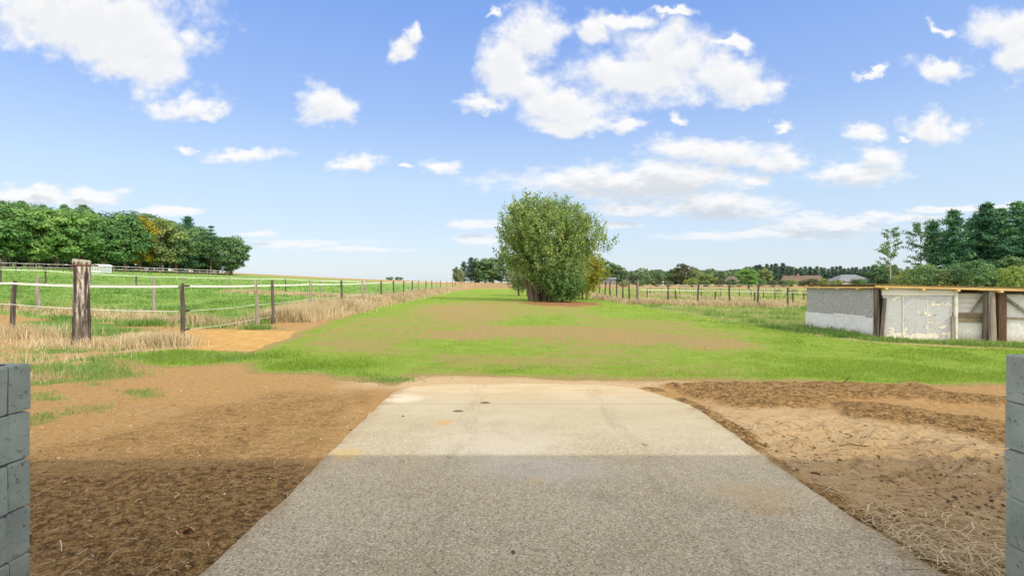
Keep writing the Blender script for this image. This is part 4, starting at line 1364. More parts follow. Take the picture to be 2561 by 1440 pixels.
def ribbon(root, name, pts, wd, mat, sag=0.015, th=0.004, sub=5):
    """flat electric tape hung along points (world)"""
    rl = np.array(root.location)
    P = []
    for i in range(len(pts) - 1):
        a, b2 = np.array(pts[i]), np.array(pts[i + 1])
        for k in range(sub):
            t = k / sub
            q = a + (b2 - a) * t
            q[2] -= sag * 4 * t * (1 - t) * min(1, np.linalg.norm(b2 - a) / 4)
            P.append(q - rl)
    P.append(np.array(pts[-1]) - rl)
    mb = MB()
    vs, fs = [], []
    for i, q in enumerate(P):
        d = P[min(i + 1, len(P) - 1)] - P[max(i - 1, 0)]
        s = np.array([-d[1], d[0], 0])
        s = s / (np.linalg.norm(s) + 1e-9) * th / 2
        u = np.array([0, 0, wd / 2])
        vs += [q - s - u, q + s - u, q + s + u, q - s + u]
    for i in range(len(P) - 1):
        for k in range(4):
            a, b2 = i * 4 + k, i * 4 + (k + 1) % 4
            fs.append((a, a + 4, b2 + 4, b2))
    mb.add(vs, fs)
    return mb.build(name, mat, root)


def insulator(root, x, y, z, dx, dy):
    rl = root.location
    mb = MB()
    p = np.array([x - rl[0], y - rl[1], z - rl[2]])
    d = np.array([dx, dy, 0.0])
    d /= np.linalg.norm(d)
    mb.tube([p + d * 0.04, p + d * 0.09, p + d * 0.10, p + d * 0.16, p + d * 0.17, p + d * 0.24, p + d * 0.27], [0.012, 0.012, 0.022, 0.016, 0.022, 0.017, 0.006], 6)
    mb.build("gate_handle", M['black_plastic'], root)


def build_fences():
    rng = random.Random(31)
    # long fence down the left side of the field, with the front return to the left
    c = (-7.65, 12.05)
    root = empty("tape_fence", (c[0], c[1], tz(*c)), "long white tape fence on wooden posts along the left of the field", "fence")
    line = []
    dat = [(456, 'd', None), (644, 'g', None), (682, 'd', None), (778, 'g', (-0.05, 0)), (854, 'd', None), (908, 'g', None), (953, 'd', None), (984, 'd', None), (1010, 'd', None), (1030, 'd', None), (1047, 'g', None),
           (1065, 'd', None), (1080, 'd', None), (1091, 'g', None), (1101, 'd', None), (1117, 'g', None), (1132, 'd', None), (1139, 'd', None), (1147, 'g', None), (1154, 'd', None), (1161, 'd', None), (1169, 'd', None), (1175, 'd', None), (1180, 'g', None), (1188, 'd', None)]
    for px, k, ln in dat:
        D = 7.23 / ((CX - px) / FPX - 0.035)
        if px == 456:
            D = 12.05
        D = min(D, 150)
        x = pix(px, D)
        z = tz(x, D)
        h = ztop(711 if px == 456 else 700 if px < 700 else 701.5, D) - z
        h = min(max(h, 1.25), 1.5)
        fence_post(root, x, D, h, 0.047 if px < 800 else 0.05, k, rng, lean=ln)
        line.append((x, D, z, h))
    T1 = [(x, y, z + (1.30 if i == 0 else 1.26 if i < 4 else 1.22 if i < 6 else 1.27)) for i, (x, y, z, h) in enumerate(line)]
    ribbon(root, "tape", [(x - 0.055, y, z) for x, y, z in T1], 0.045, M['tape'])
    ribbon(root, "rope", [(x - 0.055, y, z - 0.58) for x, y, z in T1], 0.012, M['rope'], 0.03)
    ribbon(root, "rope", [(x - 0.055, y, z - 1.02) for x, y, z in T1[:9]], 0.010, M['rope'], 0.03)
    x, y, z = T1[0]
    for dz in (0, -0.58, -1.02):
        insulator(root, x - 0.0, y, z + dz, 0.05, 1.0)
    # front return
    x1, y1 = pix(456, 12.05), 12.05
    x2, y2 = pix(30, 14.4), 14.4
    root2 = empty("tape_fence", (x2, y2, tz(x2, y2)), "white tape fence crossing at the left behind the thick gate post", "fence")
    fence_post(root2, x2, y2, ztop(702, y2) - tz(x2, y2), 0.055, 'd', rng)
    x3, y3 = x2 - 6.4, y2 + 2.4
    fence_post(root2, x3, y3, 1.4, 0.055, 'd', rng)
    for (w, zz, nm, mt) in ((0.050, 1.30, "tape", 'tape'), (0.014, 0.72, "rope", 'tape')):
        ribbon(root2, nm, [(x3, y3 - .06, tz(x3, y3) + zz + .03), (x2, y2 - .06, tz(x2, y2) + zz + 0.02), (x1 - 0.06, y1 - .06, zz)], w, M[mt], 0.04, sub=10)
    # grey inner posts behind the front return
    root = empty("wire_fence", (pix(96, 21.5), 21.5, tz(pix(96, 21.5), 21.5)), "thin wire on bleached grey posts in straw behind the front tape", "fence")
    pts = []
    for px, D in ((-190, 20.5), (96, 20.5), (386, 21.0)):
        x = pix(px, D)
        h = ztop(693, D) - tz(x, D)
        fence_post(root, x, D, h, 0.065, 'g', rng)
        pts.append((x, D - 0.08, tz(x, D) + h * 0.82))
    ribbon(root, "wire", pts, 0.006, M['rope'], 0.02)
    # third line across the paddock
    root = empty("paddock_fence", (-21, 38, tz(-21, 38)), "thin tape fence crossing the middle of the green paddock", "fence")
    pts = []
    for px, pb, pt, k in ((-160, 711, 668, 'd'), (2, 711, 671, 'd'), (114, 714.5, 674, 'd'), (226, 717, 682, 'g'), (341, 719, 688, 'd'), (455, 726, 691, 'g'), (571, 733, 693, 'g'), (714, 736, 695, 'd'), (801, 740, 699, 'g'), (916, 742, 701, 'g')):
        x, D, z = ground_hit(px, pb)
        h = max(0.9, ztop(pt, D) - z)
        h = min(h, 1.35)
        fence_post(root, x, D, h, 0.05, k, rng)
        pts.append((x, D - 0.06, z + h * 0.93))
    ribbon(root, "tape", pts, 0.03, M['tape'], 0.02)
    # fence below the left wood
    root = empty("wood_edge_fence", (pix(109, 74), 74, tz(pix(109, 74), 74)), "double white tape fence running below the left wood", "fence")
    pts = []
    for px in (-140, -60, 0, 40, 90, 109, 159, 177, 205, 240, 285, 311, 333, 365, 379, 405, 430, 447, 479, 500, 518, 540, 560):
        D = 74 + (px - 109) * (112 - 74) / 370.0
        x = pix(px, D)
        z = tz(x, D)
        fence_post(root, x, D, 1.35 if px == 40 else rng.uniform(1.1, 1.35), 0.055, rng.choice('gd'), rng)
        pts.append((x, D - 0.08, z))
    for zz in (1.12, 0.62):
        ribbon(root, "tape", [(x, y, z + zz) for x, y, z in pts], 0.05, M['tape'], 0.01, sub=3)
    # right: down the field edge
    root = empty("post_fence", (7.9, 33.2, 0), "dark post fence along the right edge of the field", "fence")
    pts = []
    for px in (1597, 1593, 1574, 1558, 1542, 1526, 1513, 1499, 1487, 1473, 1464, 1455):
        D = 8.0 * FPX / (px - CX)
        if px == 1593:
            D = 34.6
        x = pix(px, D)
        fence_post(root, x, D, rng.uniform(1.36, 1.5), 0.055, 'g' if px == 1597 else 'd', rng)
        pts.append((x - 0.06, D, tz(x, D)))
    ribbon(root, "wire", [(x, y, z + 0.95) for x, y, z in pts], 0.012, M['rope'], 0.02)
    # right: across to the shelter, and lower lines behind
    spec = [("post_fence", "taller dark post fence with tape from field corner to shelter",
             [(1600, 32.6, 705), (1672, 33.0, 709), (1746, 31.9, 711), (1825, 30.8, 713), (1896, 29.4, 713), (1971, 28.4, 719), (2060, 27.0, 722)], 0.055, [(0.92, 0.022)]),
            ("low_fence", "low tape fence just behind the taller post fence on the right",
             [(1620, 38.0, 722), (1691, 36.5, 726), (1788, 35.6, 727), (1888, 34.0, 730), (1983, 31.5, 732), (2070, 30, 735)], 0.05, [(0.80, 0.020)]),
            ("wire_fence", "third thin fence line in the right pasture, straw at its foot",
             [(1575, 60, 717), (1626, 57, 717), (1655, 54.5, 718), (1700, 53, 719), (1754, 50, 721), (1803, 47, 722), (1849, 43.5, 723), (1878, 42, 724), (1909, 40.5, 726), (1938, 39, 727), (2011, 34.5, 738), (2040, 33.5, 738)], 0.04, [(0.85, 0.02)]),
            ("far_fence", "farthest pale post fence in front of the houses and orchard trees",
             [(1640, 92, 712), (1707, 90, 710), (1717, 90, 712), (1734, 88, 712), (1760, 88, 712), (1772, 86, 712), (1786, 86, 711), (1794, 84, 712), (1838, 84, 713), (1889, 82, 713), (1916, 80, 715), (1927, 80, 716), (1938, 78, 717), (1950, 78, 717), (1975, 76, 718)], 0.06, [(0.9, 0.03)])]
    for nm, lab, posts, r, tapes in spec:
        x, D, _ = posts[0][0], posts[0][1], 0
        root = empty(nm, (pix(x, D), D, 0), lab, "fence")
        pts = []
        for i, (px, D, pt) in enumerate(posts):
            x = pix(px, D)
            z = tz(x, D)
            h = min(max(ztop(pt, D) - z, 0.7), 1.45)
            if not (nm == "post_fence" and i == 0):
                fence_post(root, x, D, h, r, 'd' if nm != 'far_fence' else 'g', rng)
            pts.append((x, D - r - 0.005, z))
        for zz, w in tapes:
            ribbon(root, "tape", [(x, y, z + zz - (0.0 if nm != "post_fence" else 0.02 * k)) for k, (x, y, z) in enumerate(pts)], w, M['tape'], 0.02)
    # the thick gate post
    x, y = flat(204, 862)
    h = ztop(650, y)
    m, T, b = material("gate_post_wood")
    p = objco(T)
    g = T.noise(T.scale(p, (1, 1, 0.10)), 16, 8, 0.65, 0.4)
    bl = T.noise(T.scale(p, (1, 1, 0.30)), 5.5, 6, 0.65, 0.5)
    s = T.node("ShaderNodeSeparateXYZ")
    T.put(s.inputs[0], p)
    c = T.mix(T.ss(g, 0.35, 0.65), (0.034, 0.029, 0.026), (0.115, 0.097, 0.084))
    c = T.mix(T.math('MULTIPLY', T.ss(g, 0.44, 0.60), T.ss(bl, 0.40, 0.54)), c, (0.52, 0.48, 0.43))
    wet = T.ss(T.math('ADD', s.outputs[2], T.math('MULTIPLY', bl, 0.5)), 1.05, 0.75)
    c = T.mix(T.math('MULTIPLY', wet, 0.75), c, T.mix(g, (0.028, 0.019, 0.015), (0.085, 0.058, 0.046)))
    topm = T.ss(s.outputs[2], h - 0.08, h - 0.03)
    c = T.mix(T.math('MULTIPLY', topm, T.ss(bl, 0.4, 0.55)), c, (0.40, 0.37, 0.30))
    T.put(b.inputs['Base Color'], c)
    T.put(b.inputs['Normal'], T.bump(T.math('ADD', g, T.math('MULTIPLY', bl, 0.5)), 1.0, 0.02))
    mb = MB()
    r2 = random.Random(3)
    pts = [(r2.uniform(-.006, .006), 0, z) for z in (-0.2, 0, 0.3, 0.62, 0.68, 0.9, 1.3, 1.7, h - 0.14, h - 0.115, h - 0.105, h - 0.03, h)]
    rad = [0.168, 0.168, 0.160, 0.164, 0.152, 0.155, 0.150, 0.158, 0.158, 0.160, 0.168, 0.168, 0.158]
    mb.tube(pts, rad, 18, True, 0.045, r2)
    o = mb.build("gate_post", m, None, False, (x, y, 0))
    tag(o, "thick weathered brown wooden gate post standing in straw", "gate post")
    mb = MB()
    mb.tube([(0.175 * math.cos(a), 0.175 * math.sin(a), h - 0.118) for a in np.linspace(0, 2 * math.pi, 25)], 0.012, 6, False)
    mb.build("iron_band", mat_plain("rust", (0.10, 0.05, 0.03), (0.20, 0.09, 0.05), 20), o)


build_fences()


# ------------------------------------------------------------------ trees
def leaf_quads(name, C, N, S, tint, rng, aspect=0.6):
    n = len(C)
    N = N / (np.linalg.norm(N, axis=1, keepdims=True) + 1e-9)
    r = rng.normal(0, 1, (n, 3))
    t = r - N * (r * N).sum(1, keepdims=True)
    t /= np.linalg.norm(t, axis=1, keepdims=True) + 1e-9
    b = np.cross(N, t)
    s = S[:, None]
    V = np.stack([C - t * s, C + b * s * aspect, C + t * s, C - b * s * aspect], 1).reshape(-1, 3)
    return np_mesh(name, V, np.arange(n * 4), np.arange(n) * 4, False, {"tint": ('FLOAT', np.repeat(np.clip(tint, 0, 1), 4))})


def crown_broad(name, rng, H=10.0, W=7.0, lo=0.16, nc=70, per=95, leaf=0.22, top=1.0, sq=0.75):
    """rounded broadleaf crown: many lumpy leaf clusters with hollows between them"""
    th = rng.uniform(0, 2 * math.pi, nc)
    cz = rng.uniform(-1, 1, nc)
    rr = np.sqrt(1 - cz ** 2)
    sh = rng.uniform(0.45, 0.95, nc) ** 0.6
    zc = lo * H + (H * top - lo * H) * 0.5
    zh = (H * top - lo * H) * 0.5
    lump = 1 + 0.16 * np.sin(3 * th + rng.uniform(0, 6)) + 0.12 * np.sin(5 * cz * 2 + th * 2)
    wid = W / 2 * np.where(cz < 0, np.maximum(1 - 0.10 * cz ** 2, 0.4), 1)
    P = np.stack([np.cos(th) * np.maximum(rr, 0.25) * sh * wid * lump, np.sin(th) * np.maximum(rr, 0.25) * sh * wid * lump, zc + cz * sh * zh * 0.93], -1)
    cr = rng.uniform(0.10, 0.20, nc) * W
    n = nc * per
    ci = np.repeat(np.arange(nc), per)
    d = rng.normal(0, 1, (n, 3))
    d /= np.linalg.norm(d, axis=1, keepdims=True)
    d[:, 2] = np.where(d[:, 2] < -0.3, -d[:, 2], d[:, 2])
    rad = cr[ci] * rng.uniform(0.55, 1.06, n)
    C = P[ci] + d * rad[:, None] * np.array([1, 1, sq])
    N = d * 1.1 + rng.normal(0, 0.38, (n, 3)) + np.array([0, 0, 0.35])
    tint = 0.42 + 0.20 * (rng.uniform(-1, 1, nc))[ci] + rng.normal(0, 0.14, n)
    S = leaf * rng.uniform(0.6, 1.3, n)
    return leaf_quads(name, C, N, S, tint, rng)


def trunk_broad(name, rng, H=10.0, r=0.28, limbs=5):
    mb = MB()
    rr = random.Random(int(rng.integers(1e6)))
    mb.tube([(0, 0, -0.2), (rr.uniform(-.1, .1), rr.uniform(-.1, .1), H * 0.2), (rr.uniform(-.3, .3), rr.uniform(-.3, .3), H * 0.5), (rr.uniform(-.4, .4), rr.uniform(-.4, .4), H * 0.8)], [r * 1.25, r, r * 0.65, r * 0.2], 8, True, 0.06, rr)
    for k in range(limbs):
        a = 6.28 * k / limbs + rr.uniform(-.4, .4)
        z = H * rr.uniform(0.18, 0.45)
        L = H * rr.uniform(0.2, 0.32)
        mb.tube([(0, 0, z), (math.cos(a) * L * .5, math.sin(a) * L * .5, z + L * .5), (math.cos(a) * L, math.sin(a) * L, z + L * .85)], [r * .5, r * .3, r * .1], 6, True)
    return mb.mesh(name)


def crown_pine(name, rng, H=14.0, W=6.0, lo=0.22, levels=15, leaf=0.26, dens=1.0, flat_top=0.3):
    C, N, T_ = [], [], []
    for i in range(levels):
        f = i / (levels - 1)
        z = H * (lo + (0.985 - lo) * f)
        reach = W / 2 * ((1 - f) ** 0.62 * 0.98 + 0.06) * rng.uniform(0.62, 1.2)
        if f < 0.15:
            reach *= 0.75
        nb = int(rng.integers(4, 7))
        a0 = rng.uniform(0, 6.28)
        for k in range(nb):
            a = a0 + 6.28 * k / nb + rng.normal(0, 0.3)
            L = reach * rng.uniform(0.40, 1.25)
            up = 0.12 + 0.35 * f
            tb = rng.uniform(-.35, .4)
            nt = max(3, int(L * 2.2))
            for q in range(nt):
                s = (q + 0.6) / nt
                cx, cy, cz = math.cos(a) * L * s, math.sin(a) * L * s, z + L * s * up
                m = int((16 + 12 * s) * dens)
                sp = np.array([0.36, 0.36, 0.16]) * (0.6 + 0.05 * W)
                pt = np.array([cx, cy, cz]) + rng.normal(0, 1, (m, 3)) * sp
                C.append(pt)
                N.append(np.array([math.cos(a) * 0.3, math.sin(a) * 0.3, 0.9]) + rng.normal(0, 0.55, (m, 3)))
                T_.append(np.full(m, 0.42 + tb) + rng.normal(0, .12, m))
    C, N, T_ = np.concatenate(C), np.concatenate(N), np.concatenate(T_)
    return leaf_quads(name, C, N, leaf * rng.uniform(0.6, 1.3, len(C)), T_, rng, 0.38)


def trunk_pine(name, rng, H=14.0, r=0.2):
    mb = MB()
    rr = random.Random(int(rng.integers(1e6)))
    mb.tube([(0, 0, -0.2), (rr.uniform(-.15, .15), 0, H * .4), (rr.uniform(-.2, .2), 0, H * .95)], [r * 1.2, r * .8, r * .12], 8, True, 0.05, rr)
    for k in range(16):
        a, z = rr.uniform(0, 6.28), H * rr.uniform(0.16, 0.85)
        L = (1 - z / H) * 2.2 + 0.5
        mb.tube([(0, 0, z), (math.cos(a) * L, math.sin(a) * L, z + L * .2)], [r * .22, r * .05], 5, False)
    return mb.mesh(name)


def crown_birch(name, rng, H=13.0, W=5.4, n=2600, leaf=0.15):
    C = []
    nb = 34
    for k in range(nb):
        f = rng.uniform(0.26, 1.0)
        z = H * f * 0.92
        L = W / 2 * (1.15 - abs(f - 0.55) * 1.3) * rng.uniform(0.5, 1.1)
        a = rng.uniform(0, 6.28)
        m = n // nb
        s = rng.uniform(0.25, 1, m)
        C.append(np.stack([np.cos(a) * L * s, np.sin(a) * L * s, z + L * s * 0.75 - 0.4 * s ** 3], -1) + rng.normal(0, 0.17, (m, 3)))
    C = np.concatenate(C)
    return leaf_quads(name, C, rng.normal(0, 1, (len(C), 3)) + np.array([0, 0, .3]), leaf * rng.uniform(.6, 1.3, len(C)), 0.4 + rng.normal(0, .2, len(C)), rng, 0.65)


def trunk_birch(name, rng, H=13.0, r=0.13):
    mb = MB()
    rr = random.Random(int(rng.integers(1e6)))
    mb.tube([(0, 0, -0.2), (0.05, 0, H * .4), (-0.05, 0.05, H * .7), (0.02, 0, H * .96)], [r, r * .75, r * .4, r * .08], 7, True)
    for k in range(26):
        a, z = rr.uniform(0, 6.28), H * rr.uniform(0.28, 0.9)
        L = rr.uniform(0.6, 1.6)
        mb.tube([(0, 0, z), (math.cos(a) * L, math.sin(a) * L, z + L * .8)], [r * .2, r * .05], 4, False)
    return mb.mesh(name)


VAR = {}


def variants():
    rng = np.random.default_rng(77)
    for i in range(5):
        VAR['broad', i] = (crown_broad("crown", rng, 10, 7.6, 0.05 + 0.015 * i, 84, 92, 0.23), trunk_broad("trunk", rng))
    for i in range(3):
        VAR['farbroad', i] = (crown_broad("crown", rng, 10, 9.4, -0.04, 54, 60, 0.40), trunk_broad("trunk", rng))
    for i in range(4):
        VAR['pine', i] = (crown_pine("crown", rng, 14, 8.0 + 0.6 * i, 0.12 + 0.03 * i, 16, 0.27, 1.45), trunk_pine("trunk", rng))
    for i in range(3):
        VAR['farpine', i] = (crown_pine("crown", rng, 14, 9.0, 0.08, 12, 0.50, 0.75), trunk_pine("trunk", rng, 14, 0.25))
    VAR['birch', 0] = (crown_birch("crown", rng), trunk_birch("trunk", rng))
    VAR['birch', 1] = (crown_birch("crown", rng, 13, 6.4, 2600, 0.15), trunk_birch("trunk", rng))
    for i in range(3):
        VAR['bush', i] = (crown_broad("crown", rng, 10, 13.0, -0.05, 60, 80, 0.36), trunk_broad("trunk", rng, 6, 0.3))
    VAR['scots', 0] = (crown_pine("crown", rng, 14, 6.0, 0.42, 8, 0.27, 0.8), trunk_pine("trunk", rng, 14, 0.24))


REFH = {'broad': 10, 'farbroad': 10, 'pine': 14, 'farpine': 14, 'birch': 13, 'bush': 10, 'scots': 14}
BARK = {'pine': 'bark_pine', 'farpine': 'bark_pine', 'scots': 'bark_pine', 'birch': 'bark_birch'}
MESHES = {}
rt = random.Random(99)


def tree(name, kind, var, px, D, ytop, leafmat, label, group=None, wide=1.0, cat="tree", x=None, H=None):
    X = pix(px, D) if x is None else x
    z = tz(X, D)
    hh = (ztop(ytop, D) - z) if H is None else H
    s = hh / REFH[kind]
    root = empty(name, (X, D, z), label, cat, group, rt.uniform(0, 6.28))
    cm, tm = VAR[kind, var]
    for nm, me, mt in (("crown", cm, leafmat), ("trunk", tm, BARK.get(kind, 'bark'))):
        key = (me.name, mt)
        if key not in MESHES:
            k = me if len(me.materials) == 0 else me.copy()
            k.materials.clear()
            k.materials.append(M[mt])
            MESHES[key] = k
        o = bpy.data.objects.new(nm, MESHES[key])
        COL.objects.link(o)
        o.parent = root
        o.scale = (s * wide, s * wide, s)
    return root


ORD = ["first", "second", "third", "fourth", "fifth", "sixth", "seventh", "eighth", "ninth", "tenth", "eleventh", "twelfth", "thirteenth", "fourteenth", "fifteenth", "sixteenth", "seventeenth", "eighteenth", "nineteenth", "twentieth"]


def build_trees():
    variants()
    # left wood, front row
    front = [(-75, 88, 492, 'leaf_oak', 1.1), (10, 91, 503, 'leaf_oak', 1.1), (78, 94, 514, 'leaf_oak', 1.0), (140, 98, 520, 'leaf_oak', 1.05), (205, 102, 524, 'leaf_oak', 1.05), (265, 106, 537, 'leaf_oak', 1.0), (312, 110, 532, 'leaf_oak', 0.9),
             (350, 114, 538, 'leaf_yellow', 0.72), (400, 118, 546, 'leaf_olive', 0.95), (440, 122, 556, 'leaf_dark', 0.9)]
    for i, (px, D, yt, lm, w) in enumerate(front):
        lab = "golden yellow leaved tree among the green trees of the left wood" if lm == 'leaf_yellow' else f"{ORD[i if i < 7 else i - 1]} broad green tree from the left in the left wood's front row"
        tree("oak_tree", 'broad', i % 5, px, D, yt, lm, lab, "trees of the left wood", w)
    tree("pine_tree", 'pine', 0, 470, 128, 543, 'needle', "dark pine rising behind the right part of the left wood", "trees of the left wood", 0.85)
    tree("scots_pine", 'scots', 0, 527, 130, 566, 'needle', "pine with bare pale trunk near the right end of the left wood", "trees of the left wood", 1.0)
    tree("oak_tree", 'broad', 3, 503, 134, 576, 'leaf_dark', "smaller dark green tree left of the bare trunked pine", "trees of the left wood", 0.75)
    tree("oak_tree", 'broad', 1, 578, 131, 588, 'leaf_dark', "rightmost round dark tree ending the left wood", "trees of the left wood", 1.15)
    back = [(-30, 104, 500), (45, 106, 504), (112, 110, 516), (175, 116, 512), (235, 120, 528), (290, 124, 532), (330, 128, 530), (378, 132, 536), (415, 136, 545), (450, 140, 556), (488, 142, 566), (545, 142, 590)]
    for i, (px, D, yt) in enumerate(back):
        tree("oak_tree", 'broad', (i + 2) % 5, px, D, yt, 'leaf_dark', f"{ORD[i]} tree from the left in the left wood's second row, top only showing", "trees of the left wood", 1.1)
    for i, (px, D, yt) in enumerate(((55, 118, 505), (160, 124, 514), (208, 126, 516), (108, 120, 516))):
        tree("pine_tree", 'pine', i, px, D, yt, 'needle', f"{ORD[i]} spindly pine tip poking above the left wood", "pines behind the left wood", 0.7)
    # understorey of the wood
    for i, (px, D) in enumerate(((-60, 98), (20, 102), (90, 106), (150, 110), (215, 114), (280, 118), (335, 122), (390, 127), (450, 131), (515, 136), (555, 138))):
        tree("understorey_bush", 'bush', i % 3, px, D, 0, 'leaf_dark', f"{ORD[i]} shaded bush from the left under the left wood", "bushes under the left wood", 1.25, "bush", H=4.2)
    # centre-left copse
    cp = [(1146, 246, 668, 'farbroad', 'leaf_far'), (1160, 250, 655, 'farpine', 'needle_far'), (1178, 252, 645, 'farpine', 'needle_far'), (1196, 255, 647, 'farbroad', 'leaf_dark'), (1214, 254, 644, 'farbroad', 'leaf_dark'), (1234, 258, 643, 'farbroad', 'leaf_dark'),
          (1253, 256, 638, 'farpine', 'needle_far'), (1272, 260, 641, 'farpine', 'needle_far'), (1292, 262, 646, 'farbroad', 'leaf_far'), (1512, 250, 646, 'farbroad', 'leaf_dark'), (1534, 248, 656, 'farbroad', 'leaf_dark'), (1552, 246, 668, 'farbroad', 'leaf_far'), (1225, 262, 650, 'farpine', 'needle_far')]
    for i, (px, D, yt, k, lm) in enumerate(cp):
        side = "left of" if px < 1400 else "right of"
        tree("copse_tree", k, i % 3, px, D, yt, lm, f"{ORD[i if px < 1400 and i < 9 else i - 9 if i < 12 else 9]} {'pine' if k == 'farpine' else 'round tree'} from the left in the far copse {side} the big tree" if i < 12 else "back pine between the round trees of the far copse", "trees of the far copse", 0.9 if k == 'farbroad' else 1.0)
    tree("poplar_tree", 'farbroad', 0, 1152, 238, 670, 'leaf_pale', "slim pale green tree in front of the far copse's left end", None, 0.55)
    for i, (px, yt, w) in enumerate(((974, 696, 1.5), (998, 693, 1.6))):
        D = 300
        x_ = pix(px, D)
        tree("distant_tree", 'bush', i, px, D, yt, 'leaf_dark', ["left one of two small dark crowns on the left horizon", "right one of two small dark crowns on the left horizon"][i], None, w, H=max(2.2, ztop(yt, D) - tz(x_, D)))
    # orchard and garden trees at the right
    og = [(1585, 230, 684, 'farbroad', 'leaf_far', 1.1), (1618, 235, 686, 'farbroad', 'leaf_dark', 1.0), (1648, 225, 680, 'farbroad', 'leaf_dark', 0.9), (1713, 200, 658, 'farbroad', 'leaf_russet', 1.15), (1682, 205, 672, 'farbroad', 'leaf_dark', 1.0), (1745, 210, 678, 'farbroad', 'leaf_olive', 1.1),
          (1776, 205, 682, 'farbroad', 'leaf_olive', 1.2), (1805, 240, 684, 'farbroad', 'leaf_far', 1.1), (1832, 250, 682, 'farbroad', 'leaf_far', 1.1), (1912, 180, 670, 'farbroad', 'leaf_olive', 0.9), (1935, 170, 700, 'farbroad', 'leaf_russet', 1.1), (1962, 150, 702, 'farbroad', 'leaf_dark', 1.1),
          (2010, 160, 700, 'farbroad', 'leaf_russet', 1.0), (2058, 150, 695, 'farbroad', 'leaf_shrub', 1.3), (2150, 150, 697, 'farbroad', 'leaf_shrub', 1.3), (2195, 170, 660, 'farbroad', 'leaf_dark', 1.0), (2225, 165, 662, 'farbroad', 'leaf_dark', 1.0), (2250, 160, 672, 'farbroad', 'leaf_dark', 1.0), (1560, 240, 690, 'farbroad', 'leaf_far', 1.2)]
    desc = {'leaf_far': 'grey green', 'leaf_dark': 'dark green', 'leaf_russet': 'brownish', 'leaf_olive': 'olive', 'leaf_shrub': 'fresh green'}
    cnt = {}
    for i, (px, D, yt, k, lm, w) in enumerate(sorted(og)):
        j = cnt.get(lm, 0)
        cnt[lm] = j + 1
        lab = "tallest brownish domed tree right of the big field tree" if px == 1713 else f"{ORD[j]} {desc[lm]} tree from the left in the right-hand tree belt"
        tree("garden_tree", k, i % 3, px, D, yt, lm, lab, "garden trees in the right-hand belt", w)
    tree("round_tree", 'broad', 2, 1872, 98, 669, 'leaf_oak', "bushy bright green round tree standing alone before the brown roofs", None, 1.25)
    # pine row behind the houses
    pr = [(1900, 262, 663), (1918, 266, 661), (1940, 260, 660), (1958, 264, 659), (1980, 262, 668), (2003, 260, 669), (2026, 262, 668), (2043, 258, 667), (2062, 262, 670), (2082, 260, 668), (2102, 258, 666), (2122, 262, 671), (2142, 258, 669), (2162, 256, 668), (2183, 252, 666), (2270, 240, 668)]
    for i, (px, D, yt) in enumerate(pr):
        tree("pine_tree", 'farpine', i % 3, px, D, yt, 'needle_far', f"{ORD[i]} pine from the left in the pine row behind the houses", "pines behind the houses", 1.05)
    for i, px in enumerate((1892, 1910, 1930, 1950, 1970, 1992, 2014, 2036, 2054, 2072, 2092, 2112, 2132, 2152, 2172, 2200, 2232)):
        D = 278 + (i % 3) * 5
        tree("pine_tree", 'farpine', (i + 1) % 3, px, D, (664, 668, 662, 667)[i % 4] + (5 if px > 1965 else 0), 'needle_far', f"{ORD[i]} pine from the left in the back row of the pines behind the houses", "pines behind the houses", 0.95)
    for i, px in enumerate((1560, 1600, 1640, 1672, 1730, 1765, 1800, 1826, 1848, 1900, 1932, 1958, 1978, 2002, 2030, 2056, 2092, 2146)):
        D = 140 + (i * 7) % 23
        tree("garden_bush", 'bush', i % 3, px, D, (701, 699, 697, 702, 695)[i % 5], ('leaf_olive', 'leaf_dark', 'leaf_russet', 'leaf_far')[i % 4], f"{ORD[i]} low bush from the left along the right-hand tree belt's foot", "low bushes at the foot of the right-hand belt", 1.2, "bush")
    # skyline wood, reads as one mass
    rng = np.random.default_rng(5)
    Cc, Nn, Tt = [], [], []
    for px in np.arange(1380, 2330, 9.0):
        D = rng.uniform(330, 380)
        f = 672 + 12 * math.sin(px * 0.012) * 0.3 + (8 if px < 1600 else 0) + (10 if px > 2000 else 0)
        top_ = ztop(f + rng.uniform(-4, 6), D)
        m = 150
        r = rng.uniform(4, 7)
        d = rng.normal(0, 1, (m, 3))
        d /= np.linalg.norm(d, axis=1, keepdims=True)
        Cc.append(np.array([pix(px, D), D, top_ - r]) + d * r)
        Nn.append(d + rng.normal(0, .4, (m, 3)))
        Tt.append(np.full(m, rng.uniform(.2, .6)) + rng.normal(0, .12, m))
        Cc.append(np.stack([pix(px, D) + rng.uniform(-4, 4, m), D + rng.uniform(-3, 3, m), rng.uniform(-1, max(top_ - r, 1), m)], -1))
        Nn.append(rng.normal(0, 1, (m, 3)) + np.array([0, -1, .3]))
        Tt.append(np.full(m, .3) + rng.normal(0, .12, m))
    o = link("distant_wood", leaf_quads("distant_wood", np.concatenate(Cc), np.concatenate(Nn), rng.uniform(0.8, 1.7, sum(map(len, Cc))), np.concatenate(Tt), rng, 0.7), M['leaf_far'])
    tag(o, "far wooded ridge on the right horizon", "wood", kind="stuff")
    # pines and bushes behind the shelter
    rp = [(2335, 104, 556, 0, 0.85), (2385, 100, 528, 1, 0.9), (2425, 108, 560, 2, 0.8), (2468, 102, 512, 3, 0.95), (2502, 98, 524, 0, 0.9), (2545, 104, 508, 1, 1.0), (2600, 96, 512, 2, 1.0), (2660, 100, 505, 3, 1.0), (2445, 114, 540, 2, 0.8)]
    for i, (px, D, yt, v, w) in enumerate(sorted(rp)):
        tree("pine_tree", 'pine', v, px, D, yt, 'needle', f"{ORD[i]} tall dark pine from the left behind the shelter", "tall pines behind the shelter", w)
    tree("ash_tree", 'broad', 3, 2590, 108, 540, 'leaf_dark', "rounder green leafy tree among the tall pines at the right edge", None, 0.9)
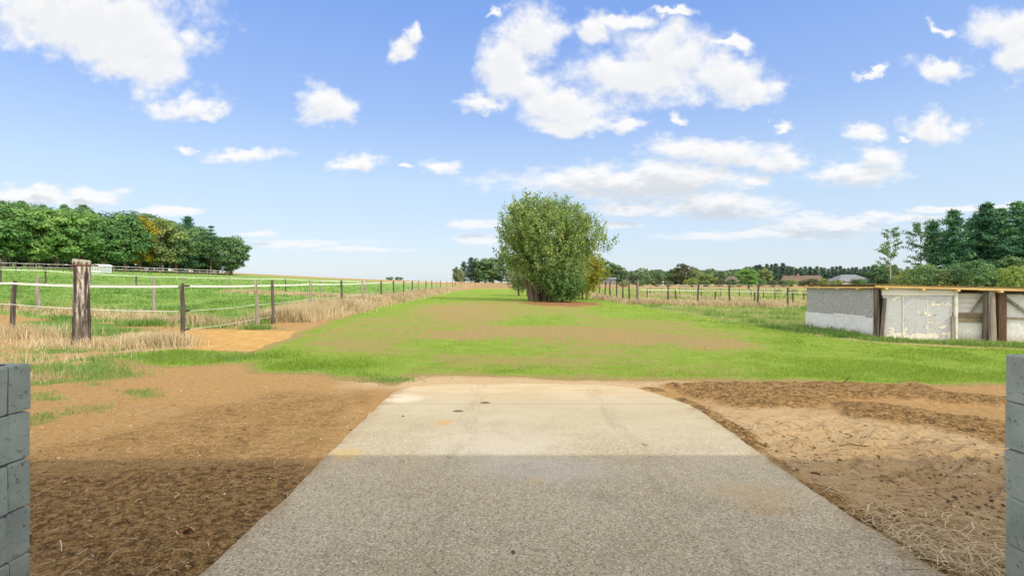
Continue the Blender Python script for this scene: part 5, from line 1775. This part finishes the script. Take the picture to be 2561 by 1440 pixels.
    tree("ash_tree", 'broad', 1, 2440, 112, 590, 'leaf_dark', "rounder leafy tree filling the gap low between the tall pines", None, 0.9)
    tree("birch_tree", 'birch', 0, 2227, 105, 566, 'leaf_dark', "slender lone birch with pale trunk left of the tall pines", None, 1.0)
    tree("birch_tree", 'birch', 1, 2303, 108, 542, 'leaf_dark', "thin leafed birch leaning against the tall pines' left side", None, 1.0)
    bs = [(2285, 95, 670, 'leaf_olive'), (2325, 90, 656, 'leaf_dark'), (2385, 88, 672, 'leaf_olive'), (2430, 86, 648, 'leaf_dark'), (2482, 92, 668, 'leaf_far'), (2250, 100, 686, 'leaf_olive'), (2510, 96, 640, 'leaf_dark')]
    for i, (px, D, yt, lm) in enumerate(sorted(bs)):
        tree("bush", 'bush', i % 3, px, D, yt, lm, f"{ORD[i]} bush from the left at the foot of the tall pines", "bushes under the tall pines", 0.95, "bush")
    tree("bush", 'bush', 1, 2545, 46, 661, 'leaf_shrub', "bright green bush above the shelter roof at the right edge", None, 0.72, "bush")
    for i, (px, D, yt) in enumerate(((1945, 62, 723), (1985, 58, 722), (2020, 55, 722))):
        tree("hedge_bush", 'bush', i, px, D, yt, 'leaf_lime', ["left", "middle", "right"][i] + " one of three low yellow green bushes left of the shelter", "yellow green bushes", 1.3, "bush")


def build_field_tree():
    """the big many-stemmed willow in the field and the shrubs grown into it"""
    rng = np.random.default_rng(42)
    rr = random.Random(42)
    cx, cy = pix(1372, 38.0), 38.0

    def shrub(name, lab, cat, bx, by, stems, spec, leaf, lm, per, aspect=0.5, shoots=0):
        """spec: list of ellipsoids (dx, dy, z, rx, ry, rz, twigs)"""
        root = empty(name, (bx, by, tz(bx, by)), lab, cat)
        mb = MB()
        for (x0, y0, x1, y1, z1, r) in stems:
            k = (rr.uniform(-.12, .12), rr.uniform(-.12, .12))
            mb.tube([(x0, y0, -0.2), (x0 + (x1 - x0) * .12, y0 + (y1 - y0) * .12, z1 * .2), (x0 + (x1 - x0) * .42 + k[0], y0 + (y1 - y0) * .42 + k[1], z1 * .55), (x1, y1, z1)], [r * 1.15, r * .9, r * .6, r * .15], 8, True, 0.07, rr)
            for q in range(5):
                t = rr.uniform(.35, .9)
                px_, py_, pz = x0 + (x1 - x0) * t * .9, y0 + (y1 - y0) * t * .9, z1 * t
                a = rr.uniform(0, 6.28)
                L = rr.uniform(.6, 1.3)
                mb.tube([(px_, py_, pz), (px_ + math.cos(a) * L * .5, py_ + math.sin(a) * L * .5, pz + L * .45), (px_ + math.cos(a) * L, py_ + math.sin(a) * L, pz + L)], [r * .3, r * .2, r * .05], 5, False)
        mb.build("trunk", M['bark'], root)
        C, N, T_, S_ = [], [], [], []
        for (dx, dy, z, rx, ry, rz, nt) in spec:
            for _ in range(nt):
                d = rng.normal(0, 1, 3)
                d /= np.linalg.norm(d)
                s = rng.uniform(0.25, 1.0) ** 0.45
                base = np.array([dx + d[0] * rx * s, dy + d[1] * ry * s, z + d[2] * rz * s])
                out = np.array([d[0] * 0.55, d[1] * 0.55, 0.75 + 0.3 * d[2]]) + rng.normal(0, .22, 3)
                out /= np.linalg.norm(out)
                L = rng.uniform(0.45, 1.25)
                t = rng.uniform(0, 1, per)
                wd = 0.17 * (1 - 0.7 * t)[:, None]
                pts = base + out * (t * L)[:, None] + rng.normal(0, 1, (per, 3)) * wd
                C.append(pts)
                N.append(d * 0.8 + rng.normal(0, .6, (per, 3)) + np.array([0, 0, .25]))
                T_.append(np.full(per, 0.40 + rng.uniform(-.32, .36)) + rng.normal(0, .16, per))
                S_.append(leaf * rng.uniform(.6, 1.3, per))
        if shoots:
            for _ in range(shoots):
                (dx, dy, z, rx, ry, rz, nt) = spec[int(rng.integers(0, 7))]
                d = rng.normal(0, 1, 3)
                d[2] = abs(d[2]) * 1.2
                d /= np.linalg.norm(d)
                base = np.array([dx + d[0] * rx, dy + d[1] * ry, z + d[2] * rz])
                out = np.array([d[0] * 0.45, d[1] * 0.45, 0.9]) + rng.normal(0, .15, 3)
                out /= np.linalg.norm(out)
                m = 24
                t = rng.uniform(-0.2, 1, m)
                C.append(base + out * (t * rng.uniform(0.7, 1.15))[:, None] + rng.normal(0, 1, (m, 3)) * 0.06)
                N.append(rng.normal(0, 1, (m, 3)) + d)
                T_.append(np.full(m, 0.40 + rng.uniform(-.3, .2)) + rng.normal(0, .14, m))
                S_.append(leaf * rng.uniform(.55, 1.1, m))
        C = np.concatenate(C)
        k = C[:, 2] > 0.03
        C, N, T_, S_ = C[k], np.concatenate(N)[k], np.concatenate(T_)[k], np.concatenate(S_)[k]
        link("crown", leaf_quads("crown", C, N, S_, T_, rng, aspect), M[lm], root)
        return root
    stems = []
    for i in range(11):
        a = 6.28 * i / 11 + rr.uniform(-.2, .2)
        b0 = rr.uniform(.2, .7)
        stems.append((math.cos(a) * b0 - .2, math.sin(a) * b0 * .7, math.cos(a) * rr.uniform(1.2, 3.0), math.sin(a) * rr.uniform(1.0, 2.6), rr.uniform(4.5, 6.4), rr.uniform(.10, .17)))
    stems += [(-1.15, -.3, -2.2, -.2, 5.0, .22), (-0.85, -.4, -.9, -.6, 5.6, .2), (-1.3, .2, -2.6, .6, 4.4, .16)]
    spec = [(-0.1, 0, 4.6, 2.9, 2.7, 1.7, 400), (-1.9, 0, 4.9, 1.6, 1.7, 1.7, 170), (-1.3, .2, 6.2, 1.5, 1.4, .95, 105), (.3, 0, 6.25, 1.5, 1.5, .7, 75), (1.7, 0, 5.5, 1.3, 1.4, .8, 65), (2.7, 0, 4.5, 1.4, 1.5, 1.4, 62), (3.6, 0, 4.1, .8, .9, 1.0, 17), (4.2, .2, 4.2, .4, .5, .8, 6),
            (-2.6, .1, 3.3, 1.0, 1.1, 1.3, 90), (.1, -.6, 2.7, 2.1, 1.8, 1.5, 290), (1.1, -.8, 1.5, 1.35, 1.3, 1.1, 160), (.3, -1.6, 3.9, 1.8, .8, 1.7, 120), (1.9, 0, 3.2, 1.2, 1.2, 1.3, 85), (.2, -.9, 1.3, 1.0, .8, .9, 80), (-2.1, -.2, 2.3, .8, .8, .8, 40), (-.7, -.9, 1.6, .5, .4, .6, 14)]
    shrub("willow_tree", "big bushy many stemmed green tree standing alone in the field", "tree", cx, cy, stems, spec, 0.085, 'leaf_willow', 34, 0.5, 70)
    # low shrub grown into its right foot
    bx, by = pix(1405, 36.0), 36.0
    shrub("leafy_shrub", "low dense green shrub grown into the right foot of the big tree", "shrub", bx, by, [(0, 0, rr.uniform(-.8, .8), 0, 1.6, .05) for _ in range(4)],
          [(0.1, 0, .75, 1.15, .9, .62, 150), (-.3, 0, 1.35, .9, .8, .6, 70), (0.0, -0.2, .3, .9, .7, .25, 50)], 0.075, 'leaf_underwood', 34)
    bx, by = pix(1466, 42.0), 42.0
    shrub("yellowing_shrub", "yellow green shrub hanging out at the right of the big tree", "shrub", bx, by, [(0, 0, .5, 0, 2.4, .07), (-.3, 0, -.2, 0, 2.2, .07)],
          [(0.0, 0, 1.9, 1.45, 1.2, 1.25, 170), (0.2, 0, 2.6, .9, .8, .6, 50), (-.4, -.2, .9, 1.0, .8, .7, 60)], 0.09, 'leaf_lime', 30)
    bx, by = pix(1310, 52.0), 52.0
    shrub("pale_willow", "small pale grey green willow behind the big tree's left foot", "tree", bx, by, [(0.4, 0, .3, 0, 2.6, .12), (-.5, 0, -.8, 0, 2.2, .09)],
          [(0.0, 0, 1.9, 1.45, 1.3, 1.25, 200), (-.3, 0, 1.0, 1.1, 1.0, .8, 90)], 0.10, 'leaf_pale', 30, 0.4)


build_field_tree()
build_trees()


# ------------------------------------------------------------------ houses and sheds far off
def house(name, px, D, w, dp, hw, hr, wall, roofm, label, rz=0.0, chimney=True, nwin=3, hip=False, cat="house"):
    X = pix(px, D)
    root = empty(name, (X, D, tz(X, D)), label, cat, None, rz)
    mb = MB()
    mb.box(-w / 2, w / 2, -dp / 2, dp / 2, -0.3, hw)
    if not hip:
        for sx in (-1, 1):
            x0, x1 = sorted((sx * w / 2, sx * (w / 2 - 0.25)))
            mb.add([(x0, -dp / 2, hw), (x0, dp / 2, hw), (x0, 0, hw + hr), (x1, -dp / 2, hw), (x1, dp / 2, hw), (x1, 0, hw + hr)], [(0, 2, 1), (3, 4, 5), (0, 1, 4, 3), (1, 2, 5, 4), (2, 0, 3, 5)])
    mb.build("wall", M[wall], root)
    mb = MB()
    e, t = 0.35, 0.14
    if hip:
        r = w / 2 - dp / 2 * 0.8
        vs = [(-w / 2 - e, -dp / 2 - e, hw), (w / 2 + e, -dp / 2 - e, hw), (w / 2 + e, dp / 2 + e, hw), (-w / 2 - e, dp / 2 + e, hw), (-r, 0, hw + hr), (r, 0, hw + hr)]
        mb.add(vs, [(3, 2, 1, 0), (0, 1, 5, 4), (1, 2, 5), (2, 3, 4, 5), (3, 0, 4)])
    else:
        for s in (-1, 1):
            y0 = s * (dp / 2 + e)
            z0 = hw - e * hr / (dp / 2)
            vs = [(-w / 2 - e, y0, z0 + .02), (w / 2 + e, y0, z0 + .02), (w / 2 + e, 0, hw + hr + .02), (-w / 2 - e, 0, hw + hr + .02)]
            vs += [(a, b2, c + t) for a, b2, c in vs]
            f = [(0, 1, 2, 3), (7, 6, 5, 4), (0, 4, 5, 1), (1, 5, 6, 2), (2, 6, 7, 3), (3, 7, 4, 0)]
            mb.add(vs, f if s > 0 else [q[::-1] for q in f])
    rf = mb.build("roof", M[roofm], root)
    if chimney:
        mb = MB()
        mb.box(w * .18, w * .18 + .7, -.35, .35, hw + hr - .6, hw + hr + .9)
        mb.build("chimney", M['brick'], rf)
    for k in range(nwin):
        x = -w / 2 + w * (k + .5) / nwin
        mb = MB()
        mb.box(x - .5, x + .5, -dp / 2 - .03, -dp / 2 + .02, .9, 2.1)
        fr = mb.build("window", M['frame'], root)
        mb = MB()
        mb.box(x - .42, x + .42, -dp / 2 - .045, -dp / 2 - .0325, .98, 2.02)
        mb.build("pane", M['glass'], fr)
    return root


def build_far():
    M['brick'] = mat_plain("brick", (0.25, 0.13, 0.09), (0.36, 0.20, 0.14), 4)
    M['plaster'] = mat_plain("plaster", (0.36, 0.33, 0.28), (0.46, 0.43, 0.38), 2)
    M['tile'] = mat_plain("tile", (0.10, 0.072, 0.060), (0.16, 0.118, 0.098), 3)
    M['slate'] = mat_plain("slate", (0.13, 0.15, 0.18), (0.20, 0.22, 0.25), 3)
    M['white_paint'] = mat_plain("white_paint", (0.70, 0.71, 0.72), (0.80, 0.80, 0.80), 4)
    M['frame'] = mat_plain("frame", (0.70, 0.70, 0.68), (0.78, 0.78, 0.76), 4)
    M['glass'] = mat_plain("glass", (0.03, 0.04, 0.05), (0.05, 0.06, 0.07), 1, 0, 0.15, 0.01, 0.5)
    house("house", 1838, 235, 7, 7, 1.7, 2.2, 'plaster', 'tile', "house with brown tiled roof left of the lone round tree", 0.2)
    house("house", 1984, 215, 8, 7, 1.6, 2.2, 'plaster', 'tile', "left brown roofed house right of the lone round tree", -0.1)
    house("house", 2030, 220, 7, 7, 1.6, 2.4, 'brick', 'tile', "right brown roofed house between bushes, near the shelter roof", 0.15, chimney=False)
    house("house", 2122, 178, 12, 9, 1.5, 2.4, 'plaster', 'slate', "grey hipped roof house just above the shelter's left end", 0.0, False, 4, True)
    house("garden_shed", 1516, 235, 8, 4, 2.3, 0.6, 'slate', 'slate', "grey low shed under the far trees right of the big tree", 0.0, False, 2, False, "shed")
    house("caravan", 1644, 235, 4.5, 2.2, 1.3, 0.25, 'white_paint', 'white_paint', "small white caravan below the far trees on the right", 0.1, False, 3, False, "caravan")
    house("garden_shed", 1572, 240, 6, 4, 2.0, 0.7, 'plaster', 'tile', "tiny cream shed below the far trees, left of the white caravan", 0.0, False, 1, False, "shed")
    # white arched field hut by the left wood
    px, D = 254, 86
    X = pix(px, D)
    root = empty("field_hut", (X, D, tz(X, D)), "small white hut with arched roof below the left wood", "hut", None, -0.35)
    w, dp, h = 2.2, 1.8, 1.05
    mb = MB()
    mb.box(-w / 2, w / 2, -dp / 2 + .06, dp / 2, -0.2, h)
    mb.build("wall", mat_plain("hut_wall", (0.30, 0.36, 0.38), (0.40, 0.46, 0.48), 3), root)
    mb = MB()
    n = 9
    vs = []
    for y in (-dp / 2 - .12, dp / 2 + .12):
        for k in range(n):
            t = -1 + 2 * k / (n - 1)
            vs.append((t * (w / 2 + .12), y, h + .30 * (1 - t * t) + .003))
        for k in range(n):
            t = -1 + 2 * k / (n - 1)
            vs.append((t * (w / 2 + .12), y, h + .30 * (1 - t * t) + .06))
    fs = []
    for k in range(n - 1):
        fs += [(n + k, n + k + 1, 3 * n + k + 1, 3 * n + k), (k + 1, k, 2 * n + k, 2 * n + k + 1), (k, k + 1, n + k + 1, n + k), (2 * n + k + 1, 2 * n + k, 3 * n + k, 3 * n + k + 1)]
    fs += [(0, n, 3 * n, 2 * n), (n - 1, 3 * n - 1, 4 * n - 1, 2 * n - 1)]
    mb.add(vs, fs)
    mb.build("roof", M['white_paint'], root)
    mb = MB()
    mb.box(-w / 2, w / 2, -dp / 2 + .02, -dp / 2 + .057, h - .12, h)
    mb.box(-w / 2, w / 2, -dp / 2 + .02, -dp / 2 + .057, 0.0, .30)
    mb.build("trim", M['white_paint'], root)
    for k in range(6):
        x = -w / 2 + .06 + (w - .12) * k / 5
        mb = MB()
        mb.box(x - .05, x + .05, -dp / 2 - .01, -dp / 2 + .0175, 0, h)
        mb.build("slat", M['white_paint'], root)


build_far()


# ------------------------------------------------------------------ small things on the ground
def build_small():
    rng = random.Random(8)
    leafm = mat_plain("dead_leaf", (0.16, 0.06, 0.035), (0.27, 0.12, 0.065), 30, 0.5)
    x, y = flat(462, 1332)
    z = float(ground_z(np.array([x]), np.array([y]))[0])
    mb = MB()
    P = [(-.042, 0), (-.02, .018), (0, .011), (.012, .026), (.03, .014), (.045, .004), (.03, -.012), (.008, -.022), (-.01, -.013), (-.026, -.018)]
    n = len(P)
    vs = [(a, b2, .012 + .016 * math.sin(a * 70) + rng.uniform(-.004, .004)) for a, b2 in P]
    vs += [(a, b2, c + .0015) for a, b2, c in vs] + [(0, 0, .004), (0, 0, .0055)]
    fs = []
    for i in range(n):
        j = (i + 1) % n
        fs += [(j, i, 2 * n), (n + i, n + j, 2 * n + 1), (i, j, n + j, n + i)]
    mb.add(vs, fs)
    o = mb.build("dead_leaf", leafm, None, False, (x, y, z))
    tag(o, "curled reddish brown dead leaf on the dark soil at the left", "leaf")
    twm = mat_wood("twig", (0.06, 0.04, 0.025), (0.14, 0.10, 0.06), 30)

    def twig(px, py, pts, r, label, zo=0.0, mat=twm):
        x, y = flat(px, py)
        zz = 0.042 if slab_in(np.array([x]), np.array([y]))[0] > 0 else float(ground_z(np.array([x]), np.array([y]))[0])
        mb = MB()
        mb.tube(pts, [r, r * .9, r * .8, r * .5][:len(pts)] + [r * .4] * max(0, len(pts) - 4), 6, True, 0.1, rng)
        o = mb.build("twig", mat, None, False, (x, y, zz + zo))
        tag(o, label, "twig")
    twig(2118, 966, [(-.05, 0, 0), (.0, 0, .035), (.03, 0, .07), (.045, 0, .085)], .008, "short dark twig sticking up from the earth bank, right")
    twig(2135, 1128, [(-.12, 0, .02), (-.03, .02, .03), (.06, 0, .025), (.16, .03, .012)], .006, "dark twig lying on the churned sandy soil, right")
    twig(1612, 1123, [(-.012, .02, .004), (-.02, -.01, .005), (.0, -.035, .006), (.025, -.03, .005)], .0028, "tiny curled root scrap on the sunlit concrete", mat=M['rope'] if False else twm)
    # scraps of earth pressed on the concrete
    cm = mat_plain("earth_scrap", (0.07, 0.05, 0.028), (0.16, 0.11, 0.06), 40, 1.0)
    for (px, py, a, b2, lab) in ((1146, 1038, .062, .016, "dark flat scrap of earth on the concrete, nearer of two"), (1215, 1016, .062, .012, "dark flat scrap of earth on the concrete, farther of two"), (1008, 1051, .012, .008, "tiny crumb of earth at the slab's left edge"), (1283, 1402, .010, .007, "tiny dark crumb in the shaded middle of the concrete")):
        x, y = flat(px, py)
        mb = MB()
        n = 14
        ring = [(a * math.cos(6.283 * i / n) * rng.uniform(.7, 1.2), b2 * 2.4 * math.sin(6.283 * i / n) * rng.uniform(.6, 1.25), .0) for i in range(n)]
        ring2 = [(p[0] * .7, p[1] * .7, .004 + rng.uniform(0, .004)) for p in ring]
        mb.add(ring + ring2 + [(0, 0, .009)], [(i, (i + 1) % n, n + (i + 1) % n, n + i) for i in range(n)] + [(n + i, n + (i + 1) % n, 2 * n) for i in range(n)] + [tuple(range(n - 1, -1, -1))])
        o = mb.build("earth_scrap", cm, None, False, (x, y, .0425))
        tag(o, lab, "earth scrap")


build_small()
build_grass()
build_clods()
